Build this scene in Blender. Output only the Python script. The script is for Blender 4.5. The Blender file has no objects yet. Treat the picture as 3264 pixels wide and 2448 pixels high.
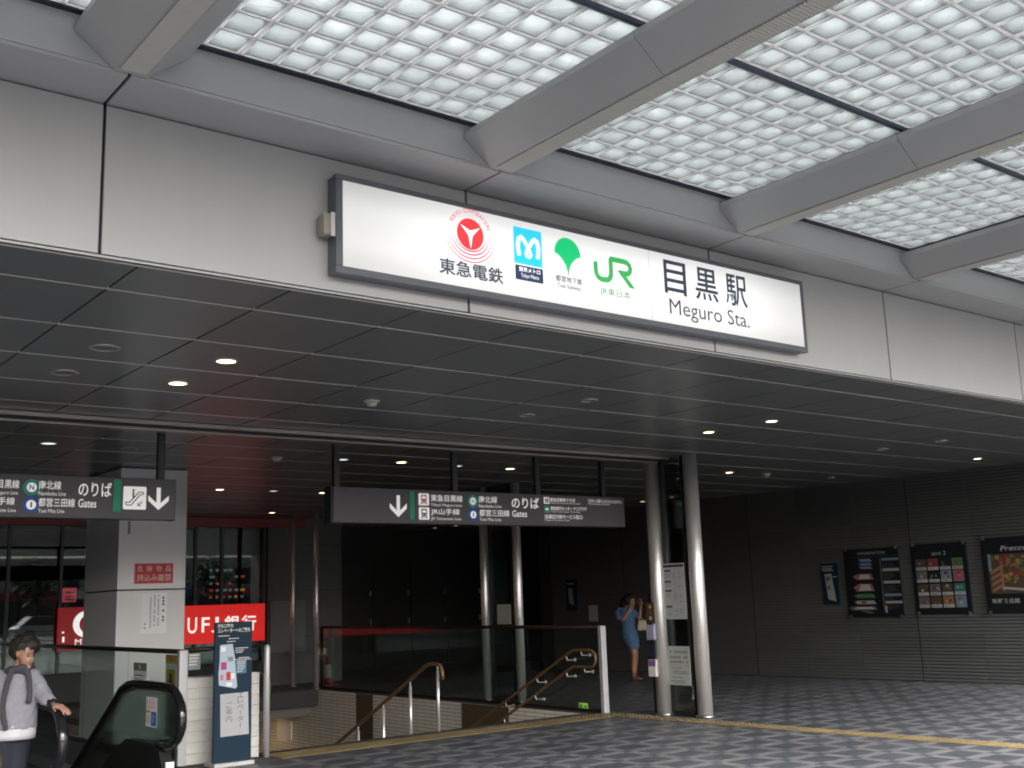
import bpy, bmesh, math, random
from mathutils import Vector, Matrix
random.seed(7)
R = math.radians
C = bpy.context.scene.collection
SC = bpy.context.scene

# ------------------------------------------------------------------ camera
YAW, PITCH, ROLL, FPX = R(38.2305), R(10.9435), R(-1.9849), 1104.63
cam = bpy.data.cameras.new('camera')
cam.sensor_width = 36.0
cam.lens = FPX / 1024 * 36
cam.clip_start, cam.clip_end = 0.05, 2000
co = bpy.data.objects.new('camera', cam)
C.objects.link(co)
fw = Vector((math.sin(YAW) * math.cos(PITCH), math.cos(YAW) * math.cos(PITCH), math.sin(PITCH)))
rt = Vector((math.cos(YAW), -math.sin(YAW), 0))
up = rt.cross(fw)
r2 = math.cos(ROLL) * rt + math.sin(ROLL) * up
u2 = -math.sin(ROLL) * rt + math.cos(ROLL) * up
co.matrix_world = Matrix(((r2.x, u2.x, -fw.x, 0), (r2.y, u2.y, -fw.y, 0), (r2.z, u2.z, -fw.z, 1.6), (0, 0, 0, 1)))
SC.camera = co

# ------------------------------------------------------------------ world, sun, exposure
SUN_EL, SUN_AZ = R(38), R(190)
wd = bpy.data.worlds.new('World')
SC.world = wd
wd.use_nodes = True
wn = wd.node_tree.nodes
sky = wn.new('ShaderNodeTexSky')
sky.sky_type = 'NISHITA'
sky.sun_disc = False
sky.sun_elevation = SUN_EL
sky.sun_rotation = SUN_AZ
sky.air_density, sky.dust_density, sky.ozone_density = 1.6, 6.0, 1.0
hs = wn.new('ShaderNodeHueSaturation')
hs.inputs['Saturation'].default_value = 0.30
wd.node_tree.links.new(sky.outputs[0], hs.inputs['Color'])
wd.node_tree.links.new(hs.outputs[0], wn['Background'].inputs['Color'])
wn['Background'].inputs['Strength'].default_value = 0.14
sun = bpy.data.lights.new('sun', 'SUN')
sun.energy = 1.3
sun.angle = R(36)
sun.color = (1.0, 0.98, 0.95)
so = bpy.data.objects.new('sun', sun)
C.objects.link(so)
sd = Vector((math.sin(SUN_AZ) * math.cos(SUN_EL), math.cos(SUN_AZ) * math.cos(SUN_EL), math.sin(SUN_EL)))
so.rotation_euler = sd.to_track_quat('Z', 'Y').to_euler()
so.location = (0, -10, 20)
vs = SC.view_settings
vs.view_transform = 'Standard'
vs.look = 'None'
vs.exposure = 1.95
vs.gamma = 1
vs.use_curve_mapping = False
SC.render.engine = 'CYCLES'
cy = SC.cycles
cy.use_denoising = True
cy.max_bounces = 14
cy.diffuse_bounces = 6
cy.glossy_bounces = 5
cy.transmission_bounces = 8
cy.transparent_max_bounces = 16
cy.sample_clamp_indirect = 6
cy.caustics_reflective = False
cy.caustics_refractive = False
cy.pixel_filter_type = 'BLACKMAN_HARRIS'
cy.filter_width = 1.9

# ------------------------------------------------------------------ helpers
DG = bpy.context.evaluated_depsgraph_get
ROOT = {}          # object name -> world base of its thing


def mat(name, col, rough=0.5, metal=0.0, spec=0.5, noise=0.0, scale=8.0, bump=0.0, bscale=60.0, coat=0.0, emit=None, estr=0.0, stretch=(1, 1, 1)):
    m = bpy.data.materials.new(name)
    m.use_nodes = True
    nt = m.node_tree
    b = nt.nodes['Principled BSDF']
    b.inputs['Base Color'].default_value = (*col, 1)
    b.inputs['Roughness'].default_value = rough
    b.inputs['Metallic'].default_value = metal
    b.inputs['Specular IOR Level'].default_value = spec
    b.inputs['Coat Weight'].default_value = coat
    if emit:
        b.inputs['Emission Color'].default_value = (*emit, 1)
        b.inputs['Emission Strength'].default_value = estr
    if noise or bump:
        tc = nt.nodes.new('ShaderNodeTexCoord')
        mp = nt.nodes.new('ShaderNodeMapping')
        mp.inputs['Scale'].default_value = stretch
        nt.links.new(tc.outputs['Object'], mp.inputs['Vector'])
    if noise:
        n = nt.nodes.new('ShaderNodeTexNoise')
        n.inputs['Scale'].default_value = scale
        n.inputs['Detail'].default_value = 6
        n.inputs['Roughness'].default_value = 0.65
        nt.links.new(mp.outputs[0], n.inputs['Vector'])
        oi = nt.nodes.new('ShaderNodeObjectInfo')
        ad = nt.nodes.new('ShaderNodeMath')
        ad.operation = 'MULTIPLY_ADD'
        ad.inputs[1].default_value = 0.5
        nt.links.new(oi.outputs['Random'], ad.inputs[0])
        nt.links.new(n.outputs['Fac'], ad.inputs[2])
        mr = nt.nodes.new('ShaderNodeMapRange')
        mr.inputs['From Min'].default_value = 0.45
        mr.inputs['From Max'].default_value = 1.05
        mr.inputs['To Min'].default_value = 1 - noise
        mr.inputs['To Max'].default_value = 1 + noise
        nt.links.new(ad.outputs[0], mr.inputs['Value'])
        vm = nt.nodes.new('ShaderNodeVectorMath')
        vm.operation = 'SCALE'
        vm.inputs[0].default_value = col
        nt.links.new(mr.outputs[0], vm.inputs['Scale'])
        nt.links.new(vm.outputs[0], b.inputs['Base Color'])
        rr = nt.nodes.new('ShaderNodeMapRange')
        rr.inputs['To Min'].default_value = max(0.02, rough - 0.08)
        rr.inputs['To Max'].default_value = min(1, rough + 0.08)
        nt.links.new(n.outputs['Fac'], rr.inputs['Value'])
        nt.links.new(rr.outputs[0], b.inputs['Roughness'])
    if bump:
        n2 = nt.nodes.new('ShaderNodeTexNoise')
        n2.inputs['Scale'].default_value = bscale
        n2.inputs['Detail'].default_value = 4
        nt.links.new(mp.outputs[0], n2.inputs['Vector'])
        bp = nt.nodes.new('ShaderNodeBump')
        bp.inputs['Strength'].default_value = bump
        bp.inputs['Distance'].default_value = 0.01
        nt.links.new(n2.outputs['Fac'], bp.inputs['Height'])
        nt.links.new(bp.outputs[0], b.inputs['Normal'])
    return m


def emat(name, col, s):
    m = bpy.data.materials.new(name)
    m.use_nodes = True
    nt = m.node_tree
    b = nt.nodes['Principled BSDF']
    b.inputs['Base Color'].default_value = (*[min(0.8, c) for c in col], 1)
    b.inputs['Emission Color'].default_value = (*col, 1)
    b.inputs['Emission Strength'].default_value = s
    b.inputs['Roughness'].default_value = 0.4
    return m


def glassmat(name, tint=(0.8, 0.88, 0.86), refl=1.0, rough=0.01, base=0.0):
    m = bpy.data.materials.new(name)
    m.use_nodes = True
    nt = m.node_tree
    nt.nodes.clear()
    out = nt.nodes.new('ShaderNodeOutputMaterial')
    tr = nt.nodes.new('ShaderNodeBsdfTransparent')
    tr.inputs['Color'].default_value = (*tint, 1)
    gl = nt.nodes.new('ShaderNodeBsdfGlossy')
    gl.inputs['Roughness'].default_value = rough
    gl.inputs['Color'].default_value = (0.9, 0.95, 0.95, 1)
    fr = nt.nodes.new('ShaderNodeFresnel')
    fr.inputs['IOR'].default_value = 1.5
    mu = nt.nodes.new('ShaderNodeMath')
    mu.operation = 'MULTIPLY_ADD'
    mu.inputs[1].default_value = refl
    mu.inputs[2].default_value = base
    mu.use_clamp = True
    nt.links.new(fr.outputs[0], mu.inputs[0])
    mx = nt.nodes.new('ShaderNodeMixShader')
    nt.links.new(mu.outputs[0], mx.inputs[0])
    nt.links.new(tr.outputs[0], mx.inputs[1])
    nt.links.new(gl.outputs[0], mx.inputs[2])
    nt.links.new(mx.outputs[0], out.inputs['Surface'])
    return m


def NB():
    return bmesh.new()


def box(bm, x0, x1, y0, y1, z0, z1, mi=0):
    v = [bm.verts.new(p) for p in ((x0, y0, z0), (x1, y0, z0), (x1, y1, z0), (x0, y1, z0), (x0, y0, z1), (x1, y0, z1), (x1, y1, z1), (x0, y1, z1))]
    for f in ((3, 2, 1, 0), (4, 5, 6, 7), (0, 1, 5, 4), (1, 2, 6, 5), (2, 3, 7, 6), (3, 0, 4, 7)):
        bm.faces.new([v[i] for i in f]).material_index = mi


def prism(bm, poly, axis, a0, a1, mi=0):
    """poly: 2-D points; axis 'x','y' or 'z' is the extrusion axis"""
    def P(p, a):
        return {'x': (a, p[0], p[1]), 'y': (p[0], a, p[1]), 'z': (p[0], p[1], a)}[axis]
    A = [bm.verts.new(P(p, a0)) for p in poly]
    B = [bm.verts.new(P(p, a1)) for p in poly]
    n = len(poly)
    for i in range(n):
        bm.faces.new((A[i], A[(i + 1) % n], B[(i + 1) % n], B[i])).material_index = mi
    bm.faces.new(A[::-1]).material_index = mi
    bm.faces.new(B).material_index = mi


def tube(bm, pts, r, n=10, cap=True, mi=0):
    pts = [Vector(p) for p in pts]
    rs = r if isinstance(r, (list, tuple)) else [r] * len(pts)
    rings = []
    ref = None
    for i, p in enumerate(pts):
        d = (pts[min(i + 1, len(pts) - 1)] - pts[max(i - 1, 0)]).normalized()
        if ref is None:
            ref = Vector((0, 0, 1)) if abs(d.z) < 0.9 else Vector((1, 0, 0))
        a = (ref - ref.dot(d) * d).normalized()
        ref = a
        b = d.cross(a)
        rings.append([bm.verts.new(p + rs[i] * (math.cos(2 * math.pi * k / n) * a + math.sin(2 * math.pi * k / n) * b)) for k in range(n)])
    for A, B in zip(rings, rings[1:]):
        for k in range(n):
            f = bm.faces.new((A[k], A[(k + 1) % n], B[(k + 1) % n], B[k]))
            f.smooth = True
            f.material_index = mi
    if cap:
        bm.faces.new(rings[0][::-1]).material_index = mi
        bm.faces.new(rings[-1]).material_index = mi


def cyl(bm, x, y, z0, z1, r, n=24, mi=0):
    tube(bm, [(x, y, z0), (x, y, z1)], r, n, True, mi)


def loft(bm, rings, cap=True, mi=0):
    """rings: list of lists of points, same count"""
    V = [[bm.verts.new(p) for p in rg] for rg in rings]
    n = len(V[0])
    for A, B in zip(V, V[1:]):
        for k in range(n):
            f = bm.faces.new((A[k], A[(k + 1) % n], B[(k + 1) % n], B[k]))
            f.smooth = True
            f.material_index = mi
    if cap:
        bm.faces.new(V[0][::-1]).material_index = mi
        bm.faces.new(V[-1]).material_index = mi


def mesh(name, bm, mats):
    me = bpy.data.meshes.new(name)
    bmesh.ops.recalc_face_normals(bm, faces=bm.faces[:])
    bm.to_mesh(me)
    bm.free()
    for m in (mats if isinstance(mats, (list, tuple)) else [mats]):
        me.materials.append(m)
    return me


def obj(name, bm, mats, parent=None, at=None, bevel=0.0):
    """bm in world coordinates; becomes one mesh object (under parent, or top-level with its origin at `at`)"""
    base = Vector(ROOT[parent.name]) if parent else Vector(at or (0, 0, 0))
    bmesh.ops.translate(bm, verts=bm.verts[:], vec=-base)
    if bevel:
        bmesh.ops.bevel(bm, geom=[e for e in bm.edges if len(e.link_faces) == 2 and e.calc_face_angle(0) > 0.5], offset=bevel, segments=2, affect='EDGES', profile=0.5)
    o = bpy.data.objects.new(name, mesh(name, bm, mats))
    C.objects.link(o)
    if parent:
        o.parent = parent
        ROOT[o.name] = ROOT[parent.name]
    else:
        o.location = base
        ROOT[o.name] = tuple(base)
    return o


def inst(name, me, parent, loc):
    o = bpy.data.objects.new(name, me)
    C.objects.link(o)
    o.parent = parent
    o.location = Vector(loc) - Vector(ROOT[parent.name])
    return o


def tag(o, label=None, cat=None, group=None, kind=None):
    for k, v in (('label', label), ('category', cat), ('group', group), ('kind', kind)):
        if v:
            o[k] = v
    return o


def thing(name, label, cat, loc, group=None):
    o = bpy.data.objects.new(name, None)
    o.empty_display_size = 0.2
    C.objects.link(o)
    o.location = loc
    ROOT[o.name] = tuple(loc)
    return tag(o, label, cat, group)


def kids(o):
    return [c for c in C.objects if c.parent == o]


KIDS = {}


def copy_thing(src, loc, label, group=None):
    def ch(o):
        if o.name not in KIDS:
            KIDS[o.name] = kids(o)
        return KIDS[o.name]
    r = src.copy()
    C.objects.link(r)
    r.location = loc
    r['label'] = label
    if group:
        r['group'] = group
    ROOT[r.name] = tuple(loc)
    for c in ch(src):
        k = c.copy()
        C.objects.link(k)
        k.parent = r
        for g in ch(c):
            h = g.copy()
            C.objects.link(h)
            h.parent = k
    return r


class Print:
    """flat print on a face: pieces are collected per (part name, material) and become children of parent"""
    def __init__(s, parent, origin, right, upv=(0, 0, 1)):
        s.p, s.o, s.r, s.u = parent, Vector(origin), Vector(right).normalized(), Vector(upv).normalized()
        s.n = s.r.cross(s.u)      # towards the reader
        s.b = {}

    def at(s, x, y, d):
        return s.o + s.r * x + s.u * y + s.n * d

    SINGLE = ('lettering', 'small_lettering', 'plate_lettering', 'logo_lettering', 'bottom_lettering', 'icon_plate', 'teal_plate', 'line_ring', 'line_disc', 'line_letter', 'picture', 'caption', 'arrow', 'floor_plan', 'bars', 'map_zone', 'heading_bar', 'button', 'rule', 'green_bar', 'icon_window', 'crate', 'small_marks')
    STUFF = ('text_lines', 'text_marks', 'digits', 'fruit', 'picture_detail', 'caption_text', 'figures', 'emblem_arcs', 'arched_lettering', 'icon_train', 'icon_escalator', 'marks', 'sticker_lines', 'map')

    def bm(s, part, m):
        if part in s.SINGLE:
            s.n_ = getattr(s, 'n_', 0) + 1
            s.b[(part, m.name, s.n_)] = (NB(), m)
            return s.b[(part, m.name, s.n_)][0]
        return s.b.setdefault((part, m.name), (NB(), m))[0]

    def poly(s, pts, m, part='print', d=0.002):
        b = s.bm(part, m)
        b.faces.new([b.verts.new(s.at(x, y, d)) for x, y in pts])

    def rect(s, x0, x1, y0, y1, m, part='print', d=0.002):
        s.poly([(x0, y0), (x1, y0), (x1, y1), (x0, y1)], m, part, d)

    def rrect(s, x0, x1, y0, y1, r, m, part='print', d=0.002):
        pts = []
        for cx, cy, a in ((x1 - r, y0 + r, -90), (x1 - r, y1 - r, 0), (x0 + r, y1 - r, 90), (x0 + r, y0 + r, 180)):
            pts += [(cx + r * math.cos(R(a + k * 30)), cy + r * math.sin(R(a + k * 30))) for k in range(4)]
        s.poly(pts, m, part, d)

    def disc(s, x, y, rx, m, part='print', d=0.002, ry=None, n=32):
        ry = ry or rx
        s.poly([(x + rx * math.cos(2 * math.pi * k / n), y + ry * math.sin(2 * math.pi * k / n)) for k in range(n)], m, part, d)

    def band(s, pts, w, m, part='print', d=0.002, closed=False):
        """stroke of width w (or list of widths) along pts"""
        b = s.bm(part, m)
        n = len(pts)
        ws = w if isinstance(w, (list, tuple)) else [w] * n
        L = []
        for i in range(n):
            a = pts[(i - 1) % n] if closed or i > 0 else pts[i]
            c = pts[(i + 1) % n] if closed or i < n - 1 else pts[i]
            dx, dy = c[0] - a[0], c[1] - a[1]
            q = math.hypot(dx, dy) or 1
            nx, ny = -dy / q * ws[i] / 2, dx / q * ws[i] / 2
            L.append((b.verts.new(s.at(pts[i][0] + nx, pts[i][1] + ny, d)), b.verts.new(s.at(pts[i][0] - nx, pts[i][1] - ny, d))))
        for i in range(n if closed else n - 1):
            A, B = L[i], L[(i + 1) % n]
            b.faces.new((A[0], A[1], B[1], B[0]))

    def text(s, t, x0, x1, y0, y1, m, part='lettering', d=0.003, bold=0.0, rot=0.0, fit=True):
        me = textmesh(t, bold)
        if rot:
            me.transform(Matrix.Rotation(rot, 4, 'Z'))
        xs = [v.co.x for v in me.vertices]
        ys = [v.co.y for v in me.vertices]
        ax, bx, ay, by = min(xs), max(xs), min(ys), max(ys)
        sx, sy = (x1 - x0) / (bx - ax), (y1 - y0) / max(1e-6, by - ay)
        b = s.bm(part, m)
        V = [b.verts.new(s.at(x0 + (v.co.x - ax) * sx, y0 + (v.co.y - ay) * sy, d)) for v in me.vertices]
        for p in me.polygons:
            try:
                b.faces.new([V[i] for i in p.vertices])
            except ValueError:
                pass
        bpy.data.meshes.remove(me)

    def done(s):
        out = []
        for key_, (b, m) in s.b.items():
            part = key_[0]
            base = Vector(ROOT[s.p.name])
            bmesh.ops.translate(b, verts=b.verts[:], vec=-base)
            me = bpy.data.meshes.new(part)
            b.normal_update()
            for f in b.faces:
                if f.normal.dot(s.n) < 0:
                    f.normal_flip()
            b.to_mesh(me)
            b.free()
            me.materials.append(m)
            o = bpy.data.objects.new(part, me)
            C.objects.link(o)
            o.parent = s.p
            ROOT[o.name] = ROOT[s.p.name]
            if part in s.STUFF:
                o['kind'] = 'stuff'
            out.append(o)
        return out


def textmesh(t, bold=0.0):
    cu = bpy.data.curves.new('lettering', 'FONT')
    cu.body = t
    cu.offset = 0.0 if 'M' in t else bold
    cu.resolution_u = 3
    o = bpy.data.objects.new('lettering', cu)
    C.objects.link(o)
    bpy.context.view_layer.update()
    me = bpy.data.meshes.new_from_object(o.evaluated_get(DG()))
    bpy.data.objects.remove(o)
    bpy.data.curves.remove(cu)
    return me


# ------------------------------------------------------------------ materials
M = dict(
    fascia=mat('pale_panel_paint', (0.412, 0.414, 0.415), 0.42, noise=0.04, scale=2.6, bump=0.02, bscale=40, stretch=(1.6, 1, .22)),
    beam=mat('grey_beam_paint', (0.39, 0.392, 0.39), 0.38, noise=0.04, scale=2.0),
    dark=mat('dark_gasket_and_gap', (0.012, 0.016, 0.028), 0.5),
    steelblue=mat('dark_steel_bar', (0.035, 0.055, 0.085), 0.4),
    diffuser=mat('ribbed_diffuser', (0.50, 0.485, 0.43), 0.35, noise=0.05, scale=10),
    mortar=mat('block_mortar', (0.56, 0.54, 0.54), 0.8, noise=0.06, scale=12),
    ceil=mat('dark_ceiling_enamel', (0.150, 0.156, 0.155), 0.34, spec=0.55),
    ceilbar=mat('aluminium_t_bar', (0.72, 0.69, 0.60), 0.4, 0.0),
    postpaint=mat('silver_post_paint', (.50, .50, .52), .38, .3, noise=.05, scale=6),
    alu=mat('aluminium', (0.55, 0.54, 0.54), 0.32, 1.0, noise=0.08, scale=20, stretch=(1, 1, 0.05)),
    steel=mat('brushed_stainless', (0.80, 0.775, 0.765), 0.36, 0.66, noise=0.10, scale=14, bump=0.02, bscale=90, stretch=(1, 1, 0.08)),
    track=mat('shutter_track_metal', (0.33, 0.30, 0.28), 0.38, 0.8, noise=0.25, scale=6, stretch=(0.15, 1, 1)),
    signbody=mat('sign_grey_casing', (0.10, 0.105, 0.125), 0.35, noise=0.06, scale=3),
    signdark=mat('charcoal_sign_face', (0.068, 0.066, 0.078), 0.45, noise=0.06, scale=2),
    white=mat('white_print', (0.80, 0.79, 0.76), 0.5),
    offwhite=mat('cream_print', (0.66, 0.63, 0.55), 0.5),
    navy=mat('navy_ink', (0.016, 0.024, 0.055), 0.5),
    ink=mat('black_ink', (0.02, 0.02, 0.022), 0.5),
    grey=mat('grey_ink', (0.22, 0.22, 0.23), 0.5),
    signgreen=mat('sign_green', (0.012, 0.32, 0.16), 0.5),
    teal=mat('line_teal', (0.02, 0.36, 0.30), 0.5),
    blue=mat('line_blue', (0.02, 0.10, 0.42), 0.5),
    red=mat('red_print', (0.52, 0.02, 0.035), 0.5),
    pink=mat('pink_print', (0.62, 0.16, 0.20), 0.5),
    orange=mat('orange_print', (0.60, 0.22, 0.03), 0.5),
    yellow=mat('yellow_print', (0.68, 0.38, 0.02), 0.5),
    green=mat('green_print', (0.10, 0.36, 0.10), 0.5),
    skyblue=mat('light_blue_print', (0.24, 0.42, 0.62), 0.5),
    brownp=mat('brown_print', (0.16, 0.10, 0.06), 0.5),
    column=mat('white_column_panel', (0.74, 0.74, 0.76), 0.42, noise=0.04, scale=2),
    whitetile=mat('white_glazed_tile', (0.66, 0.65, 0.63), 0.28, noise=0.05, scale=5),
    grout=mat('grout', (0.44, 0.43, 0.42), 0.9),
    board=mat('navy_board', (0.004, 0.022, 0.044), 0.55, spec=0.25, noise=0.06, scale=3),
    paper=mat('white_paper', (0.86, 0.87, 0.90), 0.7, noise=0.02, scale=5),
    rubber=mat('black_handrail_rubber', (0.010, 0.010, 0.012), 0.16, spec=0.6),
    black=mat('black_metal', (0.012, 0.012, 0.013), 0.4),
    bronze=mat('bronze_rail', (0.030, 0.022, 0.017), 0.3, 0.4),
    wood=mat('varnished_wood_rail', (0.15, 0.085, 0.036), 0.33, noise=0.2, scale=30, stretch=(1, 0.1, 1)),
    walltile=mat('dark_ribbed_tile', (0.098, 0.101, 0.097), 0.42, noise=0.12, scale=7),
    wallgap=mat('dark_wall_joint', (0.02, 0.02, 0.02), 0.8),
    tiledark=mat('dark_paver', (0.068, 0.076, 0.090), 0.42, noise=0.16, scale=9, bump=0.05, bscale=120),
    tilelight=mat('pale_paver', (0.172, 0.168, 0.178), 0.42, noise=0.14, scale=9, bump=0.05, bscale=120),
    joint=mat('paver_joint', (0.07, 0.07, 0.075), 0.9),
    tactile=mat('yellow_tactile_tile', (0.185, 0.140, 0.068), 0.6, noise=0.18, scale=12),
    nosing=mat('dark_nosing', (0.06, 0.06, 0.058), 0.5),
    step=mat('stair_stone', (0.12, 0.115, 0.11), 0.6, noise=0.15, scale=10),
    concrete=mat('grey_render', (0.24, 0.24, 0.24), 0.7, noise=0.12, scale=2),
    soffit=mat('grey_metal_soffit', (0.34, 0.335, 0.33), 0.4, noise=0.05, scale=3),
    void=mat('black_wall', (0.010, 0.010, 0.010), 0.45),
    asphalt=mat('asphalt', (0.05, 0.05, 0.052), 0.85, noise=0.2, scale=3),
    redcone=mat('red_plastic', (0.26, 0.035, 0.025), 0.5),
    lampoff=mat('unlit_lamp', (0.10, 0.10, 0.09), 0.2, noise=0.1, scale=30),
    trimring=mat('lamp_trim_ring', (0.42, 0.42, 0.39), 0.4, 0.3),
    brown=mat('bronze_pilaster', (0.085, 0.068, 0.040), 0.45, noise=0.1, scale=5),
    greenpanel=mat('grey_green_panel', (0.17, 0.185, 0.175), 0.4, noise=0.05, scale=3),
)
M['signwhite'] = emat('lit_sign_print', (1, .97, .93), .10)
M['signcream'] = emat('lit_sign_small_print', (1, .95, .86), .085)
M['lampon'] = emat('lit_warm_lamp', (1.0, 0.78, 0.42), 3.0)
M['lampdeep'] = emat('lit_amber_lamp', (1.0, 0.60, 0.22), 1.0)
M['lampwhite'] = emat('lit_white_lamp', (0.92, 0.95, 1.0), .36)
M['exitgreen'] = emat('luminous_exit_sticker', (0.35, 0.62, 0.10), 0.06)
M['rail_glass'] = glassmat('rail_glass', (0.88, 0.92, 0.90), 0.11, 0.04)
M['bank_glass'] = glassmat('bank_glass', (0.55, 0.60, 0.60), 1.3, 0.015, 0.0)
M['esc_glass'] = glassmat('escalator_glass', (0.84, 0.88, 0.85), 0.8, 0.03)
M['thin_glass'] = glassmat('partition_glass', (0.86, 0.89, 0.87), 0.9, 0.02)

# tiny mosaic of the stair walls: a brick pattern of 45 x 95 mm tiles
def mosaic(name, col, gcol, axis):
    m = bpy.data.materials.new(name)
    m.use_nodes = True
    nt = m.node_tree
    b = nt.nodes['Principled BSDF']
    tc = nt.nodes.new('ShaderNodeTexCoord')
    sp = nt.nodes.new('ShaderNodeSeparateXYZ')
    cb = nt.nodes.new('ShaderNodeCombineXYZ')
    nt.links.new(tc.outputs['Object'], sp.inputs[0])
    nt.links.new(sp.outputs[axis], cb.inputs[0])
    nt.links.new(sp.outputs['Z'], cb.inputs[1])
    br = nt.nodes.new('ShaderNodeTexBrick')
    br.offset = 0.5
    br.inputs['Scale'].default_value = 1
    br.inputs['Brick Width'].default_value = 0.45
    br.inputs['Row Height'].default_value = 0.058
    br.inputs['Mortar Size'].default_value = 0.006
    br.inputs['Color1'].default_value = (*col, 1)
    br.inputs['Color2'].default_value = (*[c * 0.93 for c in col], 1)
    br.inputs['Mortar'].default_value = (*gcol, 1)
    nt.links.new(cb.outputs[0], br.inputs['Vector'])
    nt.links.new(br.outputs['Color'], b.inputs['Base Color'])
    bp = nt.nodes.new('ShaderNodeBump')
    bp.inputs['Strength'].default_value = 0.4
    bp.inputs['Distance'].default_value = 0.004
    bp.invert = True
    nt.links.new(br.outputs['Fac'], bp.inputs['Height'])
    nt.links.new(bp.outputs[0], b.inputs['Normal'])
    b.inputs['Roughness'].default_value = 0.35
    return m


M['stairtile'] = mosaic('cream_stair_mosaic', (0.76, 0.74, 0.66), (0.36, 0.30, 0.24), 'Y')
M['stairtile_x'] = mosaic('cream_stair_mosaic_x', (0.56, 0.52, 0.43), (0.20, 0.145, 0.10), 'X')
M['whitetile_fine'] = mosaic('white_wall_mosaic', (0.62, 0.61, 0.59), (0.42, 0.41, 0.40), 'X')


for k_ in ('tiledark', 'tilelight', 'tactile'):
    nt = M[k_].node_tree
    b_ = nt.nodes['Principled BSDF']
    src_ = b_.inputs['Base Color'].links[0].from_socket
    ge = nt.nodes.new('ShaderNodeNewGeometry')
    nz = nt.nodes.new('ShaderNodeTexNoise')
    nz.inputs['Scale'].default_value = .9
    nz.inputs['Detail'].default_value = 7
    nz.inputs['Roughness'].default_value = .7
    nt.links.new(ge.outputs['Position'], nz.inputs['Vector'])
    mr_ = nt.nodes.new('ShaderNodeMapRange')
    mr_.inputs['From Min'].default_value = .3
    mr_.inputs['From Max'].default_value = .7
    mr_.inputs['To Min'].default_value = .72
    mr_.inputs['To Max'].default_value = 1.22
    nt.links.new(nz.outputs['Fac'], mr_.inputs['Value'])
    sc_ = nt.nodes.new('ShaderNodeVectorMath')
    sc_.operation = 'SCALE'
    nt.links.new(src_, sc_.inputs[0])
    nt.links.new(mr_.outputs[0], sc_.inputs['Scale'])
    nt.links.new(sc_.outputs[0], b_.inputs['Base Color'])

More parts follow.
